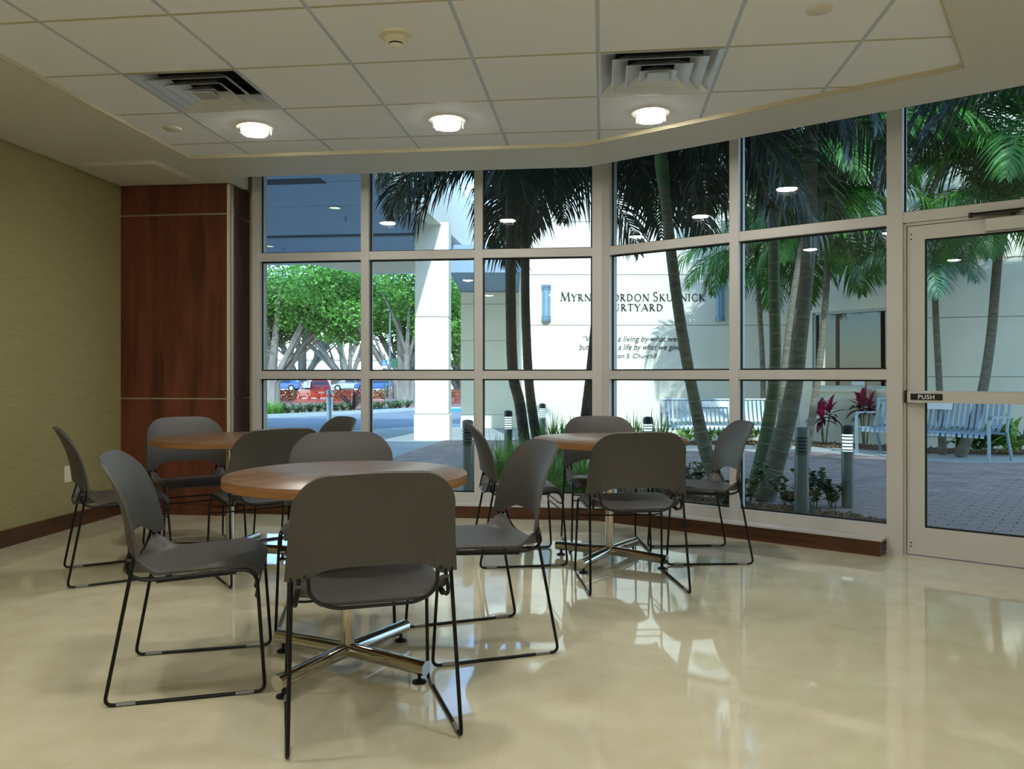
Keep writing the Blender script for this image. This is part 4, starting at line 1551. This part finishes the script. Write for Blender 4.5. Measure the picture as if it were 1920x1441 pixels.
def leafy(name, label, cat, X, D, leaves, m_list, L, W, stems=(), seed=0, droop=.6):
    """plant with big separate leaves; leaves = [(azimuth, elevation, height, scale, material index)]"""
    t = thing(name, label, cat, C(X, D, gz(D) + .01))
    ms = []
    for mm in m_list:
        mb = MB()
        N = 6
        p, a, q = Vector((0, 0, 0)), 0.0, []
        for k in range(N + 1):
            q.append(p.copy())
            a = -droop * (k / N) ** 1.5 * 2
            p = p + Vector((cos(a), 0, sin(a))) * L / N
        ws = [W * .25, W * .75, W, W * .95, W * .7, W * .35, .001]
        vs, fs = [], []
        for c, w in zip(q, ws):
            vs += [c + Vector((0, -w, w * .35)), c, c + Vector((0, w, w * .35))]
        for k in range(N):
            fs += [(3 * k, 3 * k + 1, 3 * k + 4, 3 * k + 3), (3 * k + 1, 3 * k + 2, 3 * k + 5, 3 * k + 4)]
        mb.add(vs, fs)
        ms.append(mb.mesh('leaf', M[mm], True))
    for sx, sy, hgt in stems:
        MB().tube([(sx * .3, sy * .3, -.03), (sx * .6, sy * .6, hgt * .5), (sx, sy, hgt)], [.013, .011, .010], 6).build('stem', M['stem'], t)
    for az, el, (bx, by, bz), sc, mi in leaves:
        o = link('leaf', ms[mi], t, (bx, by, bz))
        o.rotation_euler = (0, -rad(el), rad(az))
        o.scale = (sc, sc, sc)
    return t


def ti_plant(X, D, label, seed, hgt=.45):
    rnd = random.Random(seed)
    stems, lv = [], []
    for k in range(3):
        a = 2 * PI * k / 3 + rnd.uniform(-.3, .3)
        sx, sy, hh = cos(a) * .10, sin(a) * .10, hgt * rnd.uniform(.8, 1.15)
        stems.append((sx, sy, hh))
        for j in range(11):
            f = j / 10
            lv.append((j * 137.5 + k * 50 + rnd.uniform(-15, 15), -25 + 105 * f, (sx, sy, hh - .05 + .12 * f), rnd.uniform(.8, 1.1) * (1 - .15 * f), 0 if f > .55 else 1))
    return leafy('ti_plant', label, 'ti plant', X, D, lv, ['ti', 'ti_dark'], .42, .052, stems, seed, .45)


X, D = GP(1545, 833)
ti_plant(X, D, 'magenta and dark red ti plant left of the second bench, in the open', 61, .55)
X, D = GP(1622, 835)
ti_plant(X, D, 'magenta ti plant rising behind the left end of the second bench', 62, .75)


def ginger(X, D, label, seed, n=30, L=.5):
    rnd = random.Random(seed)
    lv = [(rnd.uniform(0, 360), rnd.uniform(15, 75), (rnd.uniform(-.25, .25), rnd.uniform(-.12, .12), rnd.uniform(.05, .22)), rnd.uniform(.7, 1.1), rnd.randrange(2)) for k in range(n)]
    return leafy('shell_ginger', label, 'shell ginger', X, D, lv, ['ginger', 'shrub'] if seed > 72 else ['ginger', 'ginger'], L, .055, (), seed, .5)


for k, (u, v, lb) in enumerate(((1300, 832, 'yellow-green variegated ginger under the first bench, left clump'), (1345, 832, 'yellow-green variegated ginger under the first bench, middle clump'),
                                (1405, 832, 'yellow-green variegated ginger under the first bench, right clump'), (1825, 850, 'green ginger plant behind the right leg of the second bench'),
                                (1872, 852, 'green ginger plant beyond the arm of the second bench'), (1915, 852, 'green ginger plant at the right edge, right of the second bench'))):
    X, D = GP(u, v)
    ginger(X, D, lb, 70 + k, 30 if k < 3 else 40, .42 if k < 3 else .5)


# ------------------------------------------------------------------ benches
def bench(a, b, label, nslat=24):
    """a, b: (X, D) of the front feet, left and right seen from the front"""
    A, B = C(*a), C(*b)
    L = (B - A).length
    rz = math.atan2((B - A).y, (B - A).x)
    z0 = (gz(a[1]) + gz(b[1])) / 2
    t = thing('slatted_bench', label, 'bench', (A.x, A.y, z0), rz, 'metal slatted benches')
    prof = [(-.01, .345), (-.005, .395), (.03, .425), (.10, .432), (.30, .418), (.42, .415), (.475, .435), (.51, .50), (.56, .68), (.60, .845)]
    pts = fillet([(0, y, z) for y, z in prof], .05, 2)
    w = L / nslat * .30
    mb = MB()
    vs, fs = [], []
    for p in pts:
        vs += [(-w, p.y, p.z), (w, p.y, p.z)]
    n2 = len(vs)
    for i, p in enumerate(pts):
        q = pts[min(i + 1, len(pts) - 1)] - pts[max(0, i - 1)]
        n = Vector((0, -q.z, q.y)).normalized() * .006
        vs += [(-w, p.y - n.y, p.z - n.z), (w, p.y - n.y, p.z - n.z)]
    for i in range(len(pts) - 1):
        fs += [(2 * i, 2 * i + 1, 2 * i + 3, 2 * i + 2), (n2 + 2 * i + 2, n2 + 2 * i + 3, n2 + 2 * i + 1, n2 + 2 * i),
               (2 * i, 2 * i + 2, n2 + 2 * i + 2, n2 + 2 * i), (2 * i + 3, 2 * i + 1, n2 + 2 * i + 1, n2 + 2 * i + 3)]
    me = mb.add(vs, fs).mesh('slat', M['bench'], True)
    for k in range(nslat):
        link('slat', me, t, ((k + .5) / nslat * (L - .12) + .06, 0, 0))
    for x in (.0, L):
        f = MB()
        for path, wdt in (([(x, -.02, 0), (x, -.03, .60), (x, .02, .645), (x, .50, .635)], .028), ([(x, .66, 0), (x, .50, .42), (x, .56, .68), (x, .605, .86)], .026)):
            q = fillet(path, .06, 4)
            for p0, p1 in zip(q[:-1], q[1:]):
                d = (p1 - p0)
                mx = Matrix.Translation(p0) @ d.to_track_quat('Z', 'X').to_matrix().to_4x4()
                f.box(-.014 if abs(d.z) < abs(d.y) else -wdt, -wdt if abs(d.z) < abs(d.y) else -.012, 0, .014 if abs(d.z) < abs(d.y) else wdt, wdt if abs(d.z) < abs(d.y) else .012, d.length, mx)
        f.build('end_frame', M['bench'], t)
    for y, z in ((.02, .405), (.42, .400), (.592, .845)):
        MB().tube([(0, y, z), (L, y, z)], .016, 8).build('rail', M['bench'], t, True)
    mx = Matrix.Translation(Vector((L * .5, .548, .76))) @ Matrix.Rotation(rad(-13), 4, 'X')
    MB().box(-.22, -.012, -.05, .22, -.006, .05, mx).build('plaque', M['signwhite'], t)
    return t


X0, D0 = GP(1252, 845)
bench((X0, 13.45), ((1461 - U0) / FOC * 13.45, 13.45), 'pale metal slatted bench under the lettering, left one')
X0, D0 = GP(1608, 850)
X1, D1 = GP(1856, 867)
bench((X0, D0), (X1, D1), 'pale metal slatted bench beside the ti plants, seen partly through the glass door')


# ------------------------------------------------------------------ bollards
def bollard(X, D, hgt, r, label, lit, n_louver=5):
    t = thing('bollard_light', label, 'bollard', C(X, D, gz(D)), 0, 'louvred courtyard bollards')
    mm = M['bollard']
    MB().lathe([(r, -.02), (r, hgt - .22)], 20).build('post', mm, t, True)
    MB().lathe([(r, hgt - .075), (r, hgt - .012), (r * .6, hgt), (.001, hgt + .004)], 20).build('cap', M['bollard_dark'] if lit else mm, t, True)
    MB().lathe([(r * .84, hgt - .22), (r * .84, hgt - .075)], 20).build('lamp_core', M['bollard_light'] if lit else M['bollard_dark'], t, True)
    for k in range(n_louver):
        z = hgt - .21 + k * .028
        MB().lathe([(r * .86, z + .004), (r, z - .002), (r, z + .003), (r * .86, z + .009)], 20).build('louver', mm, t, True)
    return t


for u, v, ub, r, lit, lb in ((1503, 962, 801, .056, False, 'unlit grey bollard close to the glass right of the thickest palm'),
                             (1589, 951, 797, .050, True, 'lit louvred bollard at the right end of the mulch bed'),
                             (877, 945, 787, .050, False, 'unlit grey bollard at the left end of the bed, by the brick edge')):
    X, D = GP(u, v)
    bollard(X, D, (v - ub) / FOC * D, r, lb, lit)
for u, D, vt, lb in ((953, 9.6, 769, 'lit louvred bollard left of the crossing palms'), (1017, 12.2, 756, 'slim lit bollard against the white wall right of the crossing palms'),
                     (1215, 8.3, 781, 'lit louvred bollard behind the far table')):
    bollard((u - U0) / FOC * D, D, ZV(vt, D) - gz(D), .05, lb, True)

# ------------------------------------------------------------------ beyond the driveway
def gp0(u, D, dz=0):
    p = UD(u, D)
    p.z = gz(D) + dz
    return p


X, D = GP(618, 797)
bp_ = thing('steel_post', 'round steel post standing on the driveway', 'bollard', gp0(618, D))
MB().lathe([(.085, -.02), (.085, 1.02), (.06, 1.06), (.01, 1.08)], 16).build('post', M['steel'], bp_, True)
MB().lathe([(.088, .84), (.088, .92)], 16).build('band', M['carred'], bp_, True)

# accessible parking sign on a green post
D = 45.0
sg = thing('parking_sign', 'blue accessible-parking sign on a green post', 'sign', gp0(721, D), TH)
MB().box(-.035, -.02, -.1, .035, .02, 3.1).build('post', M['green_post'], sg)
zc_ = ZV(680, D) - gz(D)
MB().box(-.15, -.035, zc_ - .15, .15, -.021, zc_ + .15).build('plate', M['signblue'], sg)
MB().box(-.15, -.033, zc_ - .30, .15, -.021, zc_ - .17).build('lower_plate', M['signwhite'], sg)
wc = MB()
ringpts = [(.068 * cos(a), -.045 + .062 * sin(a)) for a in [rad(q) for q in range(120, 400, 20)]]
wc.tube([(x, -.038, zc_ + z) for x, z in ringpts], .012, 6)
wc.tube([(-.02, -.038, zc_ + .075), (-.015, -.038, zc_ - .01), (.035, -.038, zc_ - .015), (.06, -.038, zc_ - .09)], .013, 6)
wc.lathe([(.02, -.02), (.02, .02)], 10, (-.022, -.038, zc_ + .105))
wc.build('symbol', M['signwhite'], sg)
for u, lb in ((718, 'blue parking wheel stop at the foot of the green sign post'), (864, 'blue parking wheel stop right of the canopy column')):
    D = 42.5 if u < 800 else 41
    tag(MB().bbox(-.75, -.09, 0, .75, .09, .14, .03).build('wheel_stop', M['bluestop'], None, False, gp0(u, D), TH), lb, 'wheel stop', 'blue wheel stops')
lp = thing('lamp_pole', 'grey lamp pole among the trees behind the blue sign', 'lamp post', gp0(731, 50), TH)
MB().lathe([(.14, -.1), (.14, .35), (.08, .4), (.06, 6.0)], 10).build('pole', M['pole'], lp, True)
MB().box(-.06, -.9, 5.9, .06, .06, 6.02).build('arm', M['pole'], lp)
MB().bbox(.10, -.2, 2.42, .46, .12, 2.98, .03).build('control_box', M['green_post'], lp)
MB().box(.05, -.04, 2.6, .12, .04, 2.8).build('bracket', M['steel'], lp)

# orange mesh fence
of = thing('mesh_fence', 'orange plastic mesh fence on thin stakes in front of the red car', 'fence')
fp = [(470, 58), (550, 58.5), (604, 58), (660, 57), (735, 56), (790, 56.5), (870, 57)]
mbm, top = MB(), [.98, .86, 1.0, .95, 1.08, .9, .98]
for (ua, Da), (ub_, Db), ha, hb in zip(fp[:-1], fp[1:], top[:-1], top[1:]):
    N = 14
    for r_ in range(8):
        f = r_ / 7
        q = []
        for k in range(N + 1):
            t = k / N
            D = Da + (Db - Da) * t
            p = gp0(ua + (ub_ - ua) * t, D)
            hh = (ha + (hb - ha) * t) - .10 * sin(PI * t) + random.uniform(-.012, .012)
            p.z += .06 + hh * f
            q.append(p)
        mbm.strip(q, [.011] * (N + 1), [Vector((0, 0, 1))] * (N + 1))
    for k in range(30):
        t = k / 30
        D = Da + (Db - Da) * t
        p = gp0(ua + (ub_ - ua) * t, D)
        hh = (ha + (hb - ha) * t) - .10 * sin(PI * t)
        mbm.strip([p + Vector((0, 0, .06)), p + Vector((0, 0, .06 + hh))], [.008] * 2, [Vector((CT, ST, 0))] * 2)
mbm.build('mesh', M['orange'], of)['kind'] = 'stuff'
for (u, D), hh in zip(fp, top):
    MB().tube([gp0(u, D, -.1), gp0(u, D, hh + .2)], .025, 6).build('stake', M['steel'] if u != 604 else M['orange'], of)


# cars
def car(X, D, rz, m, label, kind='suv', z=None):
    t = thing('parked_car', label, 'car', C(X, D, gz(D) + .02 if z is None else z), rz + TH)
    Lc, Wc, Hc = (4.6, .92, 1.72) if kind == 'suv' else (4.4, .88, 1.42)
    belt = 1.02 if kind == 'suv' else .92
    hl = Lc / 2

    def loft(secs, name, mm, parent):
        vs, fs = [], []
        n = len(secs[0])
        for s_ in secs:
            vs += s_
        for i in range(len(secs) - 1):
            for k in range(n):
                fs.append((i * n + k, i * n + (k + 1) % n, (i + 1) * n + (k + 1) % n, (i + 1) * n + k))
        fs += [tuple(range(n - 1, -1, -1)), tuple(range((len(secs) - 1) * n, len(secs) * n))]
        return MB().add(vs, fs).build(name, mm, parent, True)

    def sec(x, w, z0, z1, b=.1):
        return [(x, -w + b, z0), (x, w - b, z0), (x, w, z0 + b), (x, w, z1 - b), (x, w - b * 1.3, z1), (x, -w + b * 1.3, z1), (x, -w, z1 - b), (x, -w, z0 + b)]
    loft([sec(-hl, Wc * .9, .36, belt - .06), sec(-hl + .1, Wc, .26, belt), sec(hl - 1.2, Wc, .24, belt - .02), sec(hl - .25, Wc * .97, .28, belt - .16), sec(hl, Wc * .84, .36, belt - .30)], 'body', M[m], t)
    r0, r1 = (-hl + .06, hl - 1.95) if kind == 'suv' else (-hl + .75, hl - 1.6)
    loft([sec(r0, Wc * .93, belt - .05, belt + .03, .03), sec(r0 + .28, Wc * .80, belt - .05, Hc, .09), sec(r1, Wc * .80, belt - .05, Hc - .02, .09), sec(r1 + .75, Wc * .92, belt - .06, belt + .0, .02)], 'cabin', M[m], t)
    gls = MB()
    for s_ in (-1, 1):
        y0, y1 = s_ * (Wc * .925), s_ * (Wc * .83)
        xs = (r0 + .32, r0 + 1.15, r1 + .05) if kind == 'suv' else (r0 + .3, (r0 + r1) / 2, r1 + .05)
        for a, b in zip(xs[:-1], xs[1:]):
            q = [(a, y0, belt + .05), (b - .06, y0, belt + .05), (b - .10, y1, Hc - .13), (a + .10, y1, Hc - .13)]
            gls.add(q + [(x, y - s_ * .08, z) for x, y, z in q], [(0, 1, 2, 3), (7, 6, 5, 4), (0, 4, 5, 1), (1, 5, 6, 2), (2, 6, 7, 3), (3, 7, 4, 0)])
    gls.build('side_window', M['carglass'], t)
    q = [(r0 + .02, -Wc * .74, belt + .06), (r0 + .02, Wc * .74, belt + .06), (r0 + .21, Wc * .66, Hc - .15), (r0 + .21, -Wc * .66, Hc - .15)]
    MB().add(q + [(x + .1, y, z) for x, y, z in q], [(0, 1, 2, 3), (7, 6, 5, 4), (0, 4, 5, 1), (1, 5, 6, 2), (2, 6, 7, 3), (3, 7, 4, 0)]).build('rear_window', M['carglass'], t)
    for x in (-hl + .85, hl - .85):
        for s_ in (-1, 1):
            wl = MB().tube([(x, s_ * (Wc - .20), .335), (x, s_ * (Wc + .015), .335)], .335, 18).build('wheel', M['tyre'], t, True)
            MB().tube([(x, s_ * (Wc + .01), .335), (x, s_ * (Wc + .022), .335)], .20, 14).build('rim', M['carsilver'], wl, True)
    for s_ in (-1, 1):
        MB().box(-hl - .012, s_ * Wc * .70 - .12, belt - .36, -hl + .10, s_ * Wc * .70 + .12, belt - .10).build('tail_lamp', M['tail'], t)
        MB().box(hl - .2, s_ * Wc * .62 - .14, belt - .44, hl - .02, s_ * Wc * .62 + .14, belt - .30).build('head_lamp', M['signwhite'], t)
    MB().box(-hl - .05, -Wc * .88, .34, -hl + .08, Wc * .88, .56).build('rear_bumper', M[m], t)
    MB().box(-hl - .06, -.26, .60, -hl + .01, .26, .73).build('number_plate', M['signwhite'], t)
    MB().box(-hl - .03, -.45, .76, -hl + .02, .45, .80).build('chrome_strip', M['chrome_trim'], t)
    return t


D = 70.0
car((588 - U0) / FOC * D, D, rad(120), 'carred', 'red sport utility vehicle parked with its rear towards the driveway')
car((530 - U0) / FOC * 82, 82, rad(170), 'carblue', 'blue car parked behind the left tree trunk', 'sedan', z=ZV(733, 82))
car((662 - U0) / FOC * 82, 82, rad(175), 'carsilver', 'silver car parked behind the middle trees', 'sedan', z=ZV(733, 82))
car((707 - U0) / FOC * 80, 80, rad(185), 'carblue', 'blue car parked left of the green utility cabinet', 'sedan', z=ZV(733, 80))
ground('parking_lot', [(-45, 68), (20, 68), (20, 100), (-45, 100)], .03, M['concrete'], .05)

# distant pale building and hedge
fb = thing('far_building', 'pale low building far behind the trees', 'building', gp0(600, 105), TH)
MB().box(-60, 0, -1, 30, 8, 4.6).build('wall', M['farwall'], fb)
MB().box(-60.3, -.3, 4.6, 30.3, 8.3, 4.9).build('roof', M['stucco'], fb)
for k in range(9):
    w = MB().box(-28 + k * 4.2, -.06, 1.2, -26 + k * 4.2, .0, 3.0).build('window', M['carglass'], fb)


def leaf_cloud(mb, c, rx, ry, rz, n, sz, rnd):
    for k in range(n):
        while True:
            p = Vector((rnd.uniform(-1, 1), rnd.uniform(-1, 1), rnd.uniform(-1, 1)))
            if .3 < p.length < 1:
                break
        p = Vector((p.x * rx, p.y * ry, p.z * rz)) + c
        a = Vector((rnd.uniform(-1, 1), rnd.uniform(-1, 1), rnd.uniform(-.4, .9))).normalized()
        b = a.cross(Vector((rnd.uniform(-1, 1), rnd.uniform(-1, 1), rnd.uniform(-1, 1)))).normalized()
        s_ = sz * rnd.uniform(.6, 1.3)
        a *= s_
        b *= s_ * .5
        mb.add([p - a, p + b, p + a, p - b], [(0, 1, 2, 3)])


def tree(u, D, hgt, crown_r, label, seed, lean=0):
    rnd = random.Random(seed)
    t = thing('shade_tree', label, 'tree', gp0(u, D, -.05), TH)
    br, fo = MB(), MB()
    tips = []
    for k in range(6):
        a = 2 * PI * k / 6 + rnd.uniform(-.4, .4)
        o = Vector((cos(a), sin(a) * .7, 0))
        p0 = o * .35
        p1 = o * .55 + Vector((0, 0, hgt * .14))
        p2 = o * crown_r * .32 + Vector((lean * .4, 0, hgt * .36))
        p3 = o * crown_r * .72 + Vector((lean, 0, hgt * rnd.uniform(.58, .75)))
        br.tube([p0, p1, p2, p3], [.38, .26, .17, .06], 7)
        tips.append(p3)
        for j in range(3):
            b = a + rnd.uniform(-.9, .9)
            s0 = p1.lerp(p2, rnd.uniform(.2, .9))
            p4 = s0 + Vector((cos(b) * crown_r * rnd.uniform(.3, .6), sin(b) * crown_r * .45, hgt * rnd.uniform(.18, .4)))
            br.tube([s0, s0.lerp(p4, .5) + Vector((0, 0, .25)), p4], [.13, .09, .03], 6)
            tips.append(p4)
    br.tube([(0, 0, -.3), (0, 0, hgt * .12), (lean * .2, 0, hgt * .3), (lean * .5, 0, hgt * .7)], [.75, .5, .3, .08], 9)
    for p in tips:
        for j in range(3):
            c = p + Vector((rnd.uniform(-1, 1), rnd.uniform(-1, 1), rnd.uniform(-.2, .9))) * crown_r * .28
            leaf_cloud(fo, c, crown_r * .28, crown_r * .28, crown_r * .17, 330, .135, rnd)
    br.build('trunk', M['bark'], t, True)
    fo.build('crown', M['tree_leaf'], t)['kind'] = 'stuff'
    return t


tree(505, 56, 11.5, 6.0, 'spreading shade tree with grey trunk at the left edge of the driveway window', 81, 1.5)
tree(566, 86, 16.0, 8.6, 'spreading shade tree with forked trunks far behind the red car', 82, 1)
tree(650, 82, 15.0, 8.0, 'spreading shade tree with leaning trunks beyond the cars, right of the red car', 83, -2.5)
tree(758, 54, 10.6, 6.0, 'spreading shade tree left of the canopy column, behind the blue sign', 84, -1)
tree(870, 58, 9.0, 5.5, 'shade tree seen right of the canopy column', 85, 0)
tree(430, 60, 10.5, 6.0, 'shade tree hidden mostly behind the wood pier', 86, 2)

# hedge and low planting beyond the kerb
for k, (u0_, u1_, D, hh, lb) in enumerate(((500, 556, 66, .9, 'clipped dark hedge left of the red car'), (620, 690, 66, .9, 'clipped dark hedge right of the red car'), (700, 900, 72, .9, 'clipped dark hedge along the car park behind the column'))):
    rnd = random.Random(90 + k)
    mb = MB()
    Xa, Xb = (u0_ - U0) / FOC * D, (u1_ - U0) / FOC * D
    n = int((Xb - Xa) * 260)
    for q in range(n):
        p = C(rnd.uniform(Xa, Xb), D + rnd.uniform(-.4, .4), gz(D) + rnd.uniform(0, hh))
        a = Vector((rnd.uniform(-1, 1), rnd.uniform(-1, 1), rnd.uniform(-1, 1))).normalized() * .12
        b = a.cross(Vector((rnd.uniform(-1, 1), rnd.uniform(-1, 1), rnd.uniform(-1, 1)))).normalized() * .07
        mb.add([p - a, p + b, p + a, p - b], [(0, 1, 2, 3)])
    tag(mb.build('hedge', M['hedge']), lb, 'hedge')
for k, (u, D, hh) in enumerate(((495, 32, .75), (506, 32.5, .8), (518, 33, .8), (528, 33.5, .7))):
    grass_clump((u - U0) / FOC * D, D, hh, 140, ['leftmost pale grass clump beyond the kerb', 'second pale grass clump beyond the kerb', 'third pale grass clump beyond the kerb', 'pale grass clump beyond the kerb, next to the low shrubs'][k], .5, seed=100 + k)
od = ['first', 'second', 'third', 'fourth', 'fifth', 'sixth', 'seventh', 'eighth', 'ninth']
lbs = ['grey-green low shrub beyond the kerb, %s from the pale grass clumps' % w for w in od] + ['grey-green low shrub beyond the kerb by the blue sign, %s from the window mullion' % w for w in od[:6]]
for k, (u, D) in enumerate(((540, 33.5), (555, 34.5), (568, 35.5), (582, 36), (595, 37), (612, 38), (630, 38.5), (645, 39), (657, 40), (701, 41.5), (713, 42), (731, 42), (742, 42.5), (750, 43), (762, 43.5))):
    o = shrub((u - U0) / FOC * D, D, .5, lbs[k], 120 + k, 'low_shrub', 260, .04, .07, .45, 'low_shrub')
    o['group'] = 'low shrubs in the row beyond the kerb'
lv = [(k * 40 + 10, 35 + 10 * (k % 3), (0, 0, .1), 1.0 + .1 * (k % 2), k % 2) for k in range(14)]
leafy('agave', 'spiky dark agave at the end of the shrub row', 'agave', (663 - U0) / FOC * 39.5, 39.5, lv, ['shrub', 'ti_dark'], 1.5, .08, (), 3, .2)
